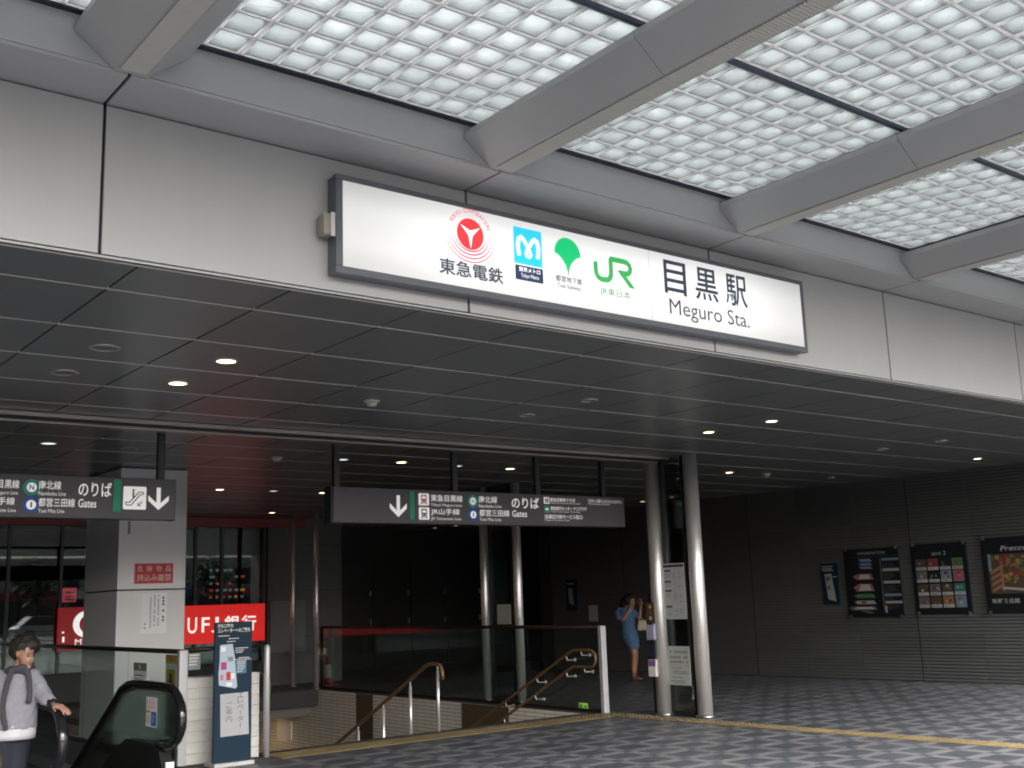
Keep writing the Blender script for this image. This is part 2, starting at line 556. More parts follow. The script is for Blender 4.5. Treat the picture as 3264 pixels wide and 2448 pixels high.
# glass block: frosted lower pane, pale side walls, milky top pane
def block_mats():
    def base(n):
        m = bpy.data.materials.new(n)
        m.use_nodes = True
        nt = m.node_tree
        nt.nodes.clear()
        return m, nt, nt.nodes.new('ShaderNodeOutputMaterial')
    pane, nt, out = base('block_lower_pane')
    t = nt.nodes.new('ShaderNodeBsdfTransparent')
    t.inputs['Color'].default_value = (0.93, 0.955, 0.96, 1)
    f = nt.nodes.new('ShaderNodeBsdfRefraction')
    f.inputs['Roughness'].default_value = 0.34
    f.inputs['IOR'].default_value = 1.15
    f.inputs['Color'].default_value = (0.95, 0.97, 0.98, 1)
    d = nt.nodes.new('ShaderNodeBsdfTranslucent')
    d.inputs['Color'].default_value = (0.82, 0.88, 0.87, 1)
    g = nt.nodes.new('ShaderNodeBsdfGlossy')
    g.inputs['Roughness'].default_value = 0.15
    m1 = nt.nodes.new('ShaderNodeMixShader')
    m1.inputs[0].default_value = 0.75
    m2 = nt.nodes.new('ShaderNodeMixShader')
    m2.inputs[0].default_value = 0.30
    m3 = nt.nodes.new('ShaderNodeMixShader')
    m3.inputs[0].default_value = 0.06
    L = nt.links.new
    L(t.outputs[0], m1.inputs[1]); L(f.outputs[0], m1.inputs[2])
    L(m1.outputs[0], m2.inputs[1]); L(d.outputs[0], m2.inputs[2])
    L(m2.outputs[0], m3.inputs[1]); L(g.outputs[0], m3.inputs[2])
    L(m3.outputs[0], out.inputs['Surface'])
    side, nt, out = base('block_side_wall')
    a = nt.nodes.new('ShaderNodeBsdfDiffuse')
    a.inputs['Color'].default_value = (.50, .56, .55, 1)
    c = nt.nodes.new('ShaderNodeBsdfTranslucent')
    c.inputs['Color'].default_value = (.60, .645, .655, 1)
    x = nt.nodes.new('ShaderNodeMixShader')
    x.inputs[0].default_value = .80
    nt.links.new(a.outputs[0], x.inputs[1]); nt.links.new(c.outputs[0], x.inputs[2])
    nt.links.new(x.outputs[0], out.inputs['Surface'])
    top, nt, out = base('block_upper_pane')
    d = nt.nodes.new('ShaderNodeBsdfTranslucent')
    oi = nt.nodes.new('ShaderNodeObjectInfo')
    pw = nt.nodes.new('ShaderNodeMath')
    pw.operation = 'POWER'
    pw.inputs[1].default_value = 0.6
    mr = nt.nodes.new('ShaderNodeMapRange')
    mr.inputs['To Min'].default_value = 0.58
    mr.inputs['To Max'].default_value = 1.0
    mc = nt.nodes.new('ShaderNodeVectorMath')
    mc.operation = 'SCALE'
    mc.inputs[0].default_value = (0.585, 0.62, 0.645)
    nt.links.new(oi.outputs['Random'], pw.inputs[0])
    nt.links.new(pw.outputs[0], mr.inputs['Value'])
    ge = nt.nodes.new('ShaderNodeNewGeometry')
    nz = nt.nodes.new('ShaderNodeTexNoise')
    nz.inputs['Scale'].default_value = 1.7
    nz.inputs['Detail'].default_value = 5
    nz.inputs['Roughness'].default_value = .7
    nt.links.new(ge.outputs['Position'], nz.inputs['Vector'])
    m5 = nt.nodes.new('ShaderNodeMapRange')
    m5.inputs['From Min'].default_value = .36
    m5.inputs['From Max'].default_value = .56
    m5.inputs['To Min'].default_value = .66
    nt.links.new(nz.outputs['Fac'], m5.inputs['Value'])
    m6 = nt.nodes.new('ShaderNodeMath')
    m6.operation = 'MULTIPLY'
    nt.links.new(mr.outputs[0], m6.inputs[0])
    nt.links.new(m5.outputs[0], m6.inputs[1])
    nt.links.new(m6.outputs[0], mc.inputs['Scale'])
    nt.links.new(mc.outputs[0], d.inputs['Color'])
    nt.links.new(d.outputs[0], out.inputs['Surface'])
    rim = mat('block_rim', (0.62, 0.66, 0.65), 0.3)
    return [pane, side, top, rim]


BLOCK = block_mats()
mo = M['mortar'].node_tree
pb = mo.nodes['Principled BSDF']
tl_ = mo.nodes.new('ShaderNodeBsdfTranslucent')
tl_.inputs['Color'].default_value = (.80, .79, .80, 1)
mx_n = mo.nodes.new('ShaderNodeMixShader')
mx_n.inputs[0].default_value = .62
mo.links.new(pb.outputs[0], mx_n.inputs[1]); mo.links.new(tl_.outputs[0], mx_n.inputs[2])
mo.links.new(mx_n.outputs[0], mo.nodes['Material Output'].inputs['Surface'])


def seen(P, mx=60, my=60):
    v = Vector(P) - Vector((0, 0, 1.6))
    z = v.dot(fw)
    if z < 0.3:
        return False
    x, y = 512 + FPX * v.dot(r2) / z, 384 - FPX * v.dot(u2) / z
    return -mx < x < 1024 + mx and -my < y < 768 + my


# ================================================================== SETTING
ZC = 3.414
JX = lambda k: 1.737 + 2.3647 * k
WX = lambda y: 17.2 - 0.07 * (y - 8)          # inner face of the long side wall

# street outside
b = NB()
v = [b.verts.new(p) for p in ((-600, -600, -0.16), (600, -600, -0.16), (600, -44, -0.16), (-600, -44, -0.16))]
b.faces.new(v)
tag(obj('street', b, M['asphalt']), kind='structure')
b = NB()
box(b, -120, 120, -45, -3, -0.3, -0.01)
tag(obj('pavement', b, mat('pavement_slab', (0.17, 0.17, 0.172), 0.8, noise=0.1, scale=2)), kind='structure')

# main floor slab with the two stair openings left free
b = NB()
for q in ((-6, 20, -3, 11.0), (-6, 2.55, 11.0, 19.65), (4.55, 5.5, 11.0, 19.65), (5.5, 10.5, 11.0, 11.9), (10.5, 20, 11.0, 19.65), (-6, 20, 19.65, 27)):
    box(b, q[0], q[1], q[2], q[3], -0.30, -0.006)
floor = tag(obj('floor', b, M['joint']), kind='structure')


def blocked(x0, x1, y0, y1):
    for a in ((2.52, 4.55, 10.9, 19.7), (4.55, 5.55, 11.5, 15.4), (5.5, 10.52, 11.2, 19.7)):
        if x1 > a[0] and x0 < a[1] and y1 > a[2] and y0 < a[3]:
            return True
    return False


PX, PY, GX, GY = 0.52, 0.41, 8.49, 7.31
big = NB(); box(big, -0.199, 0.199, -0.146, 0.146, -0.006, 0.0)
big_me = mesh('paving_tile', big, M['tiledark'])
rest = NB()
cells = []
for i in range(-26, 21):
    for j in range(-25, 44):
        x, y = GX + PX * i, GY + PY * j
        if not (-5 < x < WX(min(y, 20)) + 1.6 and -2.9 < y < 24.2):
            continue
        if not blocked(x - 0.2, x + 0.2, y - 0.15, y + 0.15):
            vis = seen((x, y, 0), 5, 5) and (x < WX(y))
            cells.append((0 if vis else 1, math.hypot(x, y), x, y))
        for (x0, x1, y0, y1, mi) in ((x + .201, x + .319, y - .146, y + .146, 1), (x - .199, x + .199, y + .148, y + .262, 1), (x + .201, x + .319, y + .148, y + .262, 0)):
            if not blocked(x0, x1, y0, y1):
                box(rest, x0, x1, y0, y1, -0.006, 0.0, mi)
cells.sort()
for n, (k, d, x, y) in enumerate(cells):
    if n < 300 and not k:
        inst('paving_tile', big_me, floor, (x, y, random.uniform(-0.0006, 0.0)))
    else:
        box(rest, x - .199, x + .199, y - .146, y + .146, -0.006, 0.0, 0)
tag(obj('paving_tiles_rest', rest, [M['tiledark'], M['tilelight']], floor), kind='stuff')

# tactile paving
def tactile_mesh(lx, ly):
    t = NB()
    box(t, -lx / 2, lx / 2, -ly / 2, ly / 2, 0.001, 0.007)
    nx, ny = 5, max(5, round(ly / 0.06))
    for i in range(nx):
        for j in range(ny):
            x, y = (i + .5) / nx * lx - lx / 2, (j + .5) / ny * ly - ly / 2
            A = [t.verts.new((x + .017 * math.cos(a * 1.0472), y + .017 * math.sin(a * 1.0472), .007)) for a in range(6)]
            B = [t.verts.new((x + .011 * math.cos(a * 1.0472), y + .011 * math.sin(a * 1.0472), .012)) for a in range(6)]
            for a in range(6):
                t.faces.new((A[a], A[(a + 1) % 6], B[(a + 1) % 6], B[a]))
            t.faces.new(B)
    return mesh('tactile_tile', t, M['tactile'])


tac = bpy.data.objects.new('tactile_paving', None)
C.objects.link(tac)
ROOT[tac.name] = (0, 0, 0)
tag(tac, kind='structure')
me = tactile_mesh(0.296, 0.44)
for k in range(17):
    inst('tactile_tile', me, tac, (5.72 + 0.30 * k, 11.47, 0))
me = tactile_mesh(0.296, 0.296)
for k in range(38):
    y = 11.18 - 0.30 * k
    o = inst('tactile_tile', me, tac, (10.56 + 0.05 * (11.18 - y), y, 0))
    o.rotation_euler.z = 0.05
b = NB(); box(b, 5.55, 10.48, 11.70, 11.9, -0.004, 0.004)
tag(obj('stair_nosing_strip', b, M['nosing']), kind='structure')

# staircase going down
st = bpy.data.objects.new('staircase', None)
C.objects.link(st); ROOT[st.name] = (0, 0, 0)
tag(st, kind='structure')
sb = NB(); box(sb, 5.52, 10.48, 0, 0.32, -0.30, 0)
box(sb, 5.52, 10.48, -0.004, 0.045, 0.0005, 0.004, 1)
sme = mesh('stair_step', sb, [M['step'], M['nosing']])
for k in range(26):
    inst('stair_step', sme, st, (0, 11.9 + 0.32 * k, -0.155 * (k + 1)))
# stairwell walls and lower passage
b = NB(); box(b, 10.49, 10.7, 11.7, 26, -4.3, -0.012)
wr = tag(obj('stairwell_wall_east', b, M['stairtile']), kind='structure')
b = NB()
for y0, y1 in ((17.62, 18.20), (13.67, 14.88)):
    box(b, 10.478, 10.489, y0, y1, -4.2, -0.014)
obj('bronze_pilaster', b, M['brown'], wr)
b = NB(); box(b, 5.3, 5.51, 11.7, 26, -4.3, -0.012)
tag(obj('stairwell_wall_west', b, M['stairtile']), kind='structure')
b = NB(); box(b, -6, 20, 26, 26.3, -4.3, -0.3)
tag(obj('stairwell_wall_end', b, M['stairtile_x']), kind='structure')
b = NB(); box(b, -6, 20, 10.5, 27, -4.5, -4.3)
tag(obj('lower_floor', b, M['step']), kind='structure')
b = NB(); box(b, 5.51, 10.49, 11.55, 11.895, -4.3, -0.31)
tag(obj('stairwell_wall_front', b, M['concrete']), kind='structure')
b = NB()
prism(b, [(19.655, -0.008), (19.745, -0.16), (20.04, -0.51), (26, -0.51), (26, -0.305), (19.66, -0.305)][:5] + [(26, -0.008)], 'x', 5.51, 10.488)
so_ = tag(obj('stair_soffit', b, M['soffit']), kind='structure')
b = NB()
for k in range(4):
    f = (k + .5) / 4.6
    y, z = 19.655 + .09 * f, -0.008 - .152 * f
    box(b, 5.52, 10.47, y - .012, y + .004, z - .028, z - .004)
obj('soffit_rib', b, M['soffit'], so_)
b = NB(); box(b, 10.46, 10.488, 20.75, 21.35, -1.05, -0.62)
tag(obj('passage_notice', b, M['white']), 'plain white notice board low on the stair passage wall', 'notice')
pl = thing('passage_lamp', 'warm strip lamp under the low stair passage ceiling', 'lamp', (8.6, 22.0, -0.52))
b = NB(); box(b, 7.4, 9.9, 21.2, 21.5, -0.56, -0.515); obj('tube', b, emat('warm_tube', (1.0, 0.66, 0.34), 1.5), pl)
b = NB(); box(b, 7.38, 9.92, 21.17, 21.198, -0.575, -0.513); box(b, 7.38, 9.92, 21.502, 21.53, -0.575, -0.513); obj('casing', b, M['alu'], pl)

# escalator well walls
b = NB(); box(b, 2.3, 2.53, 11.0, 20, -4.3, -0.31); box(b, 2.53, 4.5, 19.7, 20, -4.3, -0.31); box(b, 4.57, 5.28, 11.2, 20, -4.3, -0.31)
tag(obj('escalator_well_wall', b, M['concrete']), kind='structure')

# ceiling of the entrance hall
b = NB(); box(b, -6, 20, 5.66, 27, 3.445, 3.6)
ceiling = tag(obj('ceiling', b, M['dark']), kind='structure')
cp = NB(); box(cp, -0.4420, 0.4420, -0.4645, 0.4645, 0, 0.022)
cp_me = mesh('ceiling_panel', cp, M['ceil'])
cn = NB(); box(cn, -0.4420, 0.4420, -0.253, 0.253, 0, 0.022)
cn_me = mesh('ceiling_panel', cn, M['ceil'])
rest = NB()
YL = [5.689, 6.2036] + [6.2036 + 0.94295 * k for k in range(1, 20)]
cnt = 0
for j, (y0, y1) in enumerate(zip(YL, YL[1:])):
    for i in range(-7, 19):
        x = 1.063 + 0.9 * i + 0.45
        y = (y0 + y1) / 2
        if y > 24 or x - .45 > WX(min(y, 20)) + (0 if y < 19.9 else 2.5):
            continue
        if cnt < 300 and seen((x, y, ZC), 40, 40):
            cnt += 1
            o = inst('ceiling_panel', cn_me if j == 0 else cp_me, ceiling, (x, y, ZC + random.uniform(-.0008, .0008)))
            o.rotation_euler = (random.uniform(-.0012, .0012), random.uniform(-.0012, .0012), 0)
        else:
            h = (y1 - y0) / 2 - .006
            box(rest, x - .447, x + .447, y - h, y + h, ZC, ZC + .022)
obj('ceiling_panels_rest', rest, M['ceil'], ceiling).update_tag()
tag([o for o in C.objects if o.name == 'ceiling_panels_rest'][0], kind='stuff')
barme = NB(); box(barme, -6, 18.6, -0.0062, 0.0062, -0.0025, 0.02)
barme = mesh('ceiling_bar', barme, M['ceilbar'])
for y in YL:
    inst('ceiling_bar', barme, ceiling, (0, y, ZC))

# building above and around (keeps daylight out of the hall)
b = NB()
box(b, -40, 45, 5.75, 40, 4.75, 26)
box(b, -40, -6, 5.75, 40, -0.3, 4.75)
box(b, 20, 45, 5.75, 40, -0.3, 4.75)
box(b, -6, 20, 27, 40, -4.5, 4.75)
tag(obj('station_building', b, M['concrete']), 'grey station building standing over the dark entrance hall', 'building')

# long ribbed side wall
dirv = Vector((-0.07, 1, 0)).normalized()
wall = thing('ribbed_wall', 'long dark wall of fine ribbed tiles on the far side of the hall', 'wall', (WX(13), 13, 0))
b = NB()
prism(b, [(WX(5.4) + .012, 5.4), (WX(20.0) + .012, 20.0), (WX(20.0) + .3, 20.0), (WX(5.4) + .3, 5.4)], 'z', -0.004, 3.44)
obj('wall_core', b, M['wallgap'], wall)
wp = NB()
NR = 7
for k in range(NR):
    z0 = k * 0.3805 / NR
    prism(wp, [(0, z0 + .002), (0.0, z0 + .3805 / NR - .006), (-.011, z0 + .3805 / NR - .010), (-.011, z0 + .006)], 'y', -0.5494, 0.5494)
wp_me = mesh('wall_panel', wp, M['walltile'])
cols = []
for j0 in (7.5, 10.8, 14.1, 17.4):
    for k in range(3):
        cols.append(j0 + 0.55 + 1.1 * k)
cols += [6.95, 5.85]
for y in cols:
    for k in range(9):
        if y > 20.1:
            continue
        o = inst('wall_panel', wp_me, wall, (WX(y) + .011, y, 0.012 + 0.378 * k))
        o.rotation_euler.z = math.atan(0.07)
b = NB()
for y in (7.5, 10.8, 14.1, 17.4):
    box(b, WX(y) - .004, WX(y) + .012, y - .006, y + .006, 0, 3.41)
obj('wall_joint', b, M['dark'], wall)

# recess at the back with dark doors
b = NB()
box(b, 11.15, 12.04, 21.5, 24.6, -0.004, 3.44)
tag(obj('recess_wall', b, M['walltile']), kind='structure')
b = NB()
for z in (0.95, 1.9, 2.85):
    box(b, 11.16, 12.03, 21.49, 21.5, z - .006, z + .006)
tag(obj('recess_wall_joint', b, M['dark']), kind='structure')
b = NB(); box(b, 12.04, 20, 24.4, 24.7, -0.004, 3.44); box(b, 18.2, 18.5, 20.0, 24.4, -0.004, 3.44)
tag(obj('recess_wall_back', b, M['void']), kind='structure')
dr = thing('folding_doors', 'row of black closed doors with small steel pulls in the dark recess', 'door', (14.4, 24.38, 0))
for k in range(5):
    x0 = 12.3 + 1.12 * k
    b = NB(); box(b, x0, x0 + 1.1, 24.34, 24.395, 0.02, 2.6); o = obj('door_leaf', b, M['void'], dr, bevel=.004)
    for z in (1.05, 1.75):
        b = NB(); box(b, x0 + 1.0, x0 + 1.03, 24.31, 24.338, z, z + .14); obj('pull', b, M['alu'], o)
b = NB(); box(b, 12.5 + .9, 12.52 + .91, 24.32, 24.338, 1.95, 1.975)
obj('alarm_light', b, emat('red_led', (1, .03, .02), .6), dr)

# bank front at the back of the hall
bank = thing('bank_facade', 'glass bank front with a red band along its top behind the escalators', 'shopfront', (6, 21.5, 0))
xs = [-1.0, 1.1, 3.2, 5.23, 6.15, 7.2, 8.72, 9.28, 10.2]
for x in xs:
    b = NB(); box(b, x - .025, x + .025, 21.44, 21.54, 0.51, 3.2); obj('mullion', b, M['black'], bank)
for x in (8.15, 10.28):
    b = NB(); box(b, x - .08, x + .08, 21.56, 21.72, 0.12, 3.2); obj('inner_post', b, M['black'], bank)
for x0, x1 in zip(xs, xs[1:]):
    b = NB(); box(b, x0 + .027, x1 - .027, 21.485, 21.497, 0.52, 3.2); obj('pane', b, M['bank_glass'], bank)
b = NB(); box(b, -1, 11.13, 21.42, 21.52, 3.21, 3.40); obj('red_band', b, mat('red_fascia_band', (0.30, 0.012, 0.02), 0.35), bank)
b = NB(); box(b, -1, 10.2, 21.42, 21.54, 0, 0.5); obj('plinth', b, M['black'], bank)
b = NB(); box(b, 10.34, 11.14, 21.44, 21.49, 0.66, 1.70); obj('frosted_panel', b, M['greenpanel'], bank)
b = NB(); box(b, 10.3, 11.15, 21.5, 21.6, -0.004, 3.44); obj('end_wall', b, M['walltile'], bank)
b = NB()
box(b, -6, 11.1, 25.8, 26, 0, 3.44); box(b, -6, -5.8, 20, 26, 0, 3.44)
box(b, 8.2, 10.6, 24.9, 25.1, 0, 2.2)
obj('interior_wall', b, mat('dark_bank_interior', (0.05, 0.052, 0.055), 0.6), bank)
b = NB(); box(b, -5.8, -5.6, 5.7, 21, -0.004, 3.44)
tag(obj('hall_wall_west', b, M['concrete']), kind='structure')

# ================================================================== FASCIA AND CANOPY
fa = thing('entrance_fascia', 'pale grey metal panelled fascia running over the station entrance', 'fascia', (7, 5.63, 3.42))
b = NB(); box(b, -7, 21, 5.658, 5.745, 3.43, 4.75); box(b, -7, 21, 5.275, 5.658, 4.29, 4.75); obj('backing', b, M['dark'], fa)
g = .009
for k in range(-3, 8):
    a, c = JX(k) + g, JX(k + 1) - g
    b = NB(); box(b, a, c, 5.63, 5.652, 3.43, 4.257); obj('fascia_panel', b, M['fascia'], fa, bevel=.003)
    b = NB(); box(b, a, c, 5.252, 5.652, 4.266, 4.285); obj('soffit_panel', b, M['fascia'], fa, bevel=.002)
    b = NB(); box(b, a, c, 5.25, 5.27, 4.287, 4.519); obj('upstand_panel', b, M['fascia'], fa, bevel=.002)
b = NB(); box(b, -7, 21, 5.628, 5.64, 3.410, 3.422); obj('drip_trim', b, mat('trim_metal', (.36, .36, .36), .5, .3), fa)
b = NB(); box(b, -7, 21, 5.642, 5.682, 3.418, 3.43); box(b, -7, 21, 5.213, 5.25, 4.521, 4.534); obj('shadow_gap', b, M['dark'], fa)

# beams of the canopy
ordn = ['first', 'second', 'third', 'fourth', 'fifth', 'sixth', 'seventh', 'eighth']
beam_proto = None
sec = [(-.085, 4.276), (-.284, 4.43), (-.280, 4.472), (-.262, 4.475), (-.16, 4.477), (-.16, 4.535), (.16, 4.535), (.16, 4.477), (.262, 4.475), (.280, 4.472), (.284, 4.43), (.085, 4.276)]
where = ['cut by the top left corner of the photo', 'meeting the fascia just above the big sign', 'meeting the fascia above the end of the big sign', 'right of the big sign', 'at the edge of the photo, beyond the fourth', 'past the photo edge', 'far down the canopy', 'last of the canopy']


def build_beam(x):
    t = thing('canopy_beam', 'x', 'beam', (x, 5.25, 4.27), 'beams carrying the glass block canopy')
    for y0, y1 in ((3.724, 5.247), (2.16, 3.720)):
        b = NB()
        prism(b, [(x + p, q) for p, q in sec], 'y', y0, y1)
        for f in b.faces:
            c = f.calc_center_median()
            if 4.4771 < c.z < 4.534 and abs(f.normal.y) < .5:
                f.material_index = 1  # neck coloured dark to draw the shadow gap under the glass
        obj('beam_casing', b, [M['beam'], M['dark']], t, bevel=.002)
    b = NB()
    n = 125
    for k in range(n):
        y = 2.2 + k * 3.01 / n
        h = 3.01 / n
        q = [b.verts.new(p) for p in ((x - .066, y, 4.274), (x + .066, y, 4.274), (x + .066, y + h * .5, 4.268), (x - .066, y + h * .5, 4.268), (x + .066, y + h, 4.274), (x - .066, y + h, 4.274))]
        b.faces.new((q[0], q[1], q[2], q[3])); b.faces.new((q[3], q[2], q[4], q[5]))
    obj('light_diffuser', b, M['diffuser'], t)
    return t


for k in range(-2, 7):
    if k == -2:
        continue
    lab = 'grey canopy beam ' + ({-1: 'before the first, hidden past the photo corner'}.get(k) or f'with ribbed light strip, {ordn[k]} from left, {where[k]}')
    lab = ' '.join(lab.split()[:16])
    if beam_proto is None:
        beam_proto = build_beam(JX(k)); beam_proto['label'] = lab
    else:
        copy_thing(beam_proto, (JX(k), 5.25, 4.27), lab)

# glass block
bb = NB()
s, zb, zt, q = 0.0945, 4.53, 4.590, 0.084
def ringv(h, z):
    return [bb.verts.new((sx * h, sy * h, z - 4.53)) for sx, sy in ((-1, -1), (1, -1), (1, 1), (-1, 1))]
A, B_, I0, T = ringv(s, zb + .006), ringv(s - .004, zb), ringv(q, zb), ringv(q, zb + .004)
S1, S2, U = ringv(q - .004, zb + .020), ringv(q - .013, zb + .036), ringv(q - .030, zb + .046)
SM = []
for i in range(4):
    j = (i + 1) % 4
    bb.faces.new((A[i], A[j], B_[j], B_[i])).material_index = 3
    bb.faces.new((B_[i], B_[j], I0[j], I0[i])).material_index = 3
    bb.faces.new((I0[i], I0[j], T[j], T[i])).material_index = 3
    for P0, P1 in ((T, S1), (S1, S2), (S2, U)):
        f = bb.faces.new((P0[i], P0[j], P1[j], P1[i]))
        f.material_index = 1
        f.smooth = True
for f in bb.faces:
    if f.material_index == 3:
        f.material_index = 1
f = bb.faces.new(T); f.material_index = 0
f = bb.faces.new(U); f.material_index = 2
block_me = bpy.data.meshes.new('glass_block')
bb.to_mesh(block_me)
for m in BLOCK:
    block_me.materials.append(m)
P = 0.206


def panel_frame(t, x0, y1):
    b = NB()
    for i in range(11):
        wl, wr_ = (.03 if i == 0 else .0095), (.03 if i == 10 else .0095)
        box(b, x0 + P * i - wl, x0 + P * i + wr_, y1 - 7 * P - .012, y1 + .012, 4.5335, 4.60)
    for j in range(8):
        for i in range(10):
            w = .0095
            box(b, x0 + P * i + .0095, x0 + P * (i + 1) - .0095, y1 - P * j - w, y1 - P * j + w, 4.5335, 4.60)
    return obj('mortar_grid', b, M['mortar'], t)


def glass_panel(x0, y1, blocks=True):
    t = thing('glass_block_panel', 'x', 'roof panel', (x0 + 5 * P, y1 - 3.5 * P, 4.53), 'glass block panels of the canopy')
    panel_frame(t, x0, y1)
    if blocks:
        for i in range(10):
            for j in range(7):
                inst('glass_block', block_me, t, (x0 + P * (i + .5), y1 - P * (j + .5), 4.53))
    else:
        b = NB()
        for i in range(10):
            for j in range(7):
                n0 = len(b.verts)
                b.from_mesh(block_me)
                b.verts.ensure_lookup_table()
                bmesh.ops.translate(b, verts=b.verts[n0:], vec=(x0 + P * (i + .5), y1 - P * (j + .5), 4.53))
        base = Vector(ROOT[t.name])
        bmesh.ops.translate(b, verts=b.verts[:], vec=-base)
        me = bpy.data.meshes.new('glass_blocks'); b.to_mesh(me); b.free()
        for m in BLOCK:
            me.materials.append(m)
        o = bpy.data.objects.new('glass_blocks', me); C.objects.link(o); o.parent = t; o['kind'] = 'stuff'; ROOT[o.name] = ROOT[t.name]
    # bars of the panel's own edge
    b = NB()
    box(b, x0 - .03, x0 + 10 * P + .03, y1 - 7 * P - .045, y1 - 7 * P - .014, 4.512, 4.60)
    obj('edge_bar', b, M['steelblue'], t)
    return t


protos = {}
rown = ['beside the fascia', 'one row out from fascia']
for r in range(2):
    for k in range(-1, 6):
        x0 = JX(k) + (2.3647 - 10 * P) / 2
        y1 = 5.20 - 1.50 * r
        full = r < 2 and (k >= 0)
        bay = 'left of the first beam' if k == -1 else f'between {ordn[k]} and {ordn[k + 1]} beams'
        lab = f'glass block panel {rown[r]}, {bay}'
        if full not in protos:
            t = glass_panel(x0, y1, full)
            protos[full] = t
            t['label'] = lab
        else:
            copy_thing(protos[full], (x0 + 5 * P, y1 - 3.5 * P, 4.53), lab)

# ================================================================== STATION SIGN
YS = 5.515
KS = YS / 5.4
sx_ = lambda x: x * KS
sz_ = lambda z: 1.6 + (z - 1.6) * KS
x0, x1, z0, z1 = sx_(3.0), sx_(7.33), sz_(3.470), sz_(4.072)
sign = thing('station_sign', 'long white backlit station sign with railway emblems on the pale fascia', 'sign', ((x0 + x1) / 2, 5.6, z0))
b = NB(); box(b, x0 + .004, x1 - .004, YS + .055, 5.628, z0 + .004, z1 - .004); obj('casing_back', b, M['signbody'], sign, bevel=.006)
b = NB()
w = .046
for q in ((x0, x1, z0, z0 + w), (x0, x1, z1 - w * .75, z1), (x0, x0 + w, z0 + w, z1 - w * .75), (x1 - w * .8, x1, z0 + w, z1 - w * .75)):
    box(b, q[0], q[1], YS, YS + .05, q[2], q[3])
obj('frame', b, M['signbody'], sign, bevel=.004)
# backlit acrylic face: tube falloff painted into the emission, dimmer at ends and edges
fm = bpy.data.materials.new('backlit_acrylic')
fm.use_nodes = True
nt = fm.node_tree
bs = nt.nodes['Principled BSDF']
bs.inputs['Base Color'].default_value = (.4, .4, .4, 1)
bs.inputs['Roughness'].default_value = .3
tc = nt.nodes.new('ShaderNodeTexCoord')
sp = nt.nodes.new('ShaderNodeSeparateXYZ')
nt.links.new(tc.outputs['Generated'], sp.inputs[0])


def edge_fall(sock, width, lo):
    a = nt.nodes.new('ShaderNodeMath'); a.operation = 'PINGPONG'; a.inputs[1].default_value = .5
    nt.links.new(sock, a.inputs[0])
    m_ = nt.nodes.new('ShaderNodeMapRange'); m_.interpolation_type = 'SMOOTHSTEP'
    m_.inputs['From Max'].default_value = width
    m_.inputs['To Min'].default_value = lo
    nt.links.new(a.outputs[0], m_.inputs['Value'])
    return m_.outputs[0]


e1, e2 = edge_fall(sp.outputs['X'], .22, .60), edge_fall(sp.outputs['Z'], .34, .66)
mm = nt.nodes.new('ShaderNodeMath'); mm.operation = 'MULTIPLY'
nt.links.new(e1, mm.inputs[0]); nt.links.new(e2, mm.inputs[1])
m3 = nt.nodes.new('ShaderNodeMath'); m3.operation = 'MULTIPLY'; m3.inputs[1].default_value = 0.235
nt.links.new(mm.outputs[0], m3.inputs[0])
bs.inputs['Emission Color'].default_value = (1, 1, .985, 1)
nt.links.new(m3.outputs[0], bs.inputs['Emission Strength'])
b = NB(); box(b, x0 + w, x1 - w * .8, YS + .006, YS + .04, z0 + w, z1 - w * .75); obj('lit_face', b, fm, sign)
b = NB(); box(b, x0 - .075, x0 - .001, YS + .012, YS + .09, sz_(3.69), sz_(3.825)); o = obj('side_lamp', b, mat('amber_lens', (.29, .265, .225), .3), sign, bevel=.012)
b = NB(); box(b, x0 - .03, x0 - .001, YS + .008, YS + .011, sz_(3.685), sz_(3.83)); obj('lens_rim', b, M['alu'], o)
L = {}
for n, c, s in (('red', (.86, .035, .045), .85), ('blue', (.02, .52, .93), .85), ('navyl', (.012, .028, .085), .7), ('green', (.0, .50, .16), .75), ('jr', (.035, .36, .085), .8), ('jr2', (.04, .24, .07), .5), ('ring', (.62, .07, .13), .75), ('letter', (.035, .045, .075), .5), ('thin', (.12, .13, .17), .5), ('white', (1, 1, 1), 1.0)):
    L[n] = emat('lit_film_' + n, c, s * .25)
p = Print(sign, (0, YS + .006, 0), (1, 0, 0))
T = lambda t, a, c, d_, e, m, part, bold=0.0, d=.003: p.text(t, sx_(a), sx_(c), sz_(d_), sz_(e), m, part, d, bold)
# emblem: red disc, white three-pointed star, arcs below, arched words above
cx, cz, cr = sx_(3.962), sz_(3.871), .106
p.disc(cx, cz, cr, L['red'], 'red_emblem', .003, n=40)
st_ = []
tri = [(cx - .078, cz + .055), (cx + .078, cz + .055), (cx, cz - .098)]
for i in range(3):
    a, c = tri[i], tri[(i + 1) % 3]
    for k in range(10):
        t = k / 10
        mx_, mz_ = a[0] * (1 - t) + c[0] * t, a[1] * (1 - t) + c[1] * t
        f = 4 * t * (1 - t) * .52
        st_.append((mx_ + (cx - mx_) * f, mz_ + (cz - .002 - mz_) * f))
p.poly(st_, L['white'], 'emblem_star', .005)
for r_, wd_ in ((.128, .010), (.150, .010), (.173, .009), (.196, .008)):
    pts, ws = [], []
    for k in range(29):
        a = R(188 + k * 6.0)
        pts.append((cx + r_ * .98 * math.cos(a), cz - (r_ - .106) * .22 + r_ * .86 * math.sin(a)))
        ws.append(wd_ * max(.12, math.sin(math.pi * (k + .4) / 28.8)) ** .7)
    p.band(pts, ws, L['ring'], 'emblem_arcs', .003)
word = 'TOKYU CORPORATION'
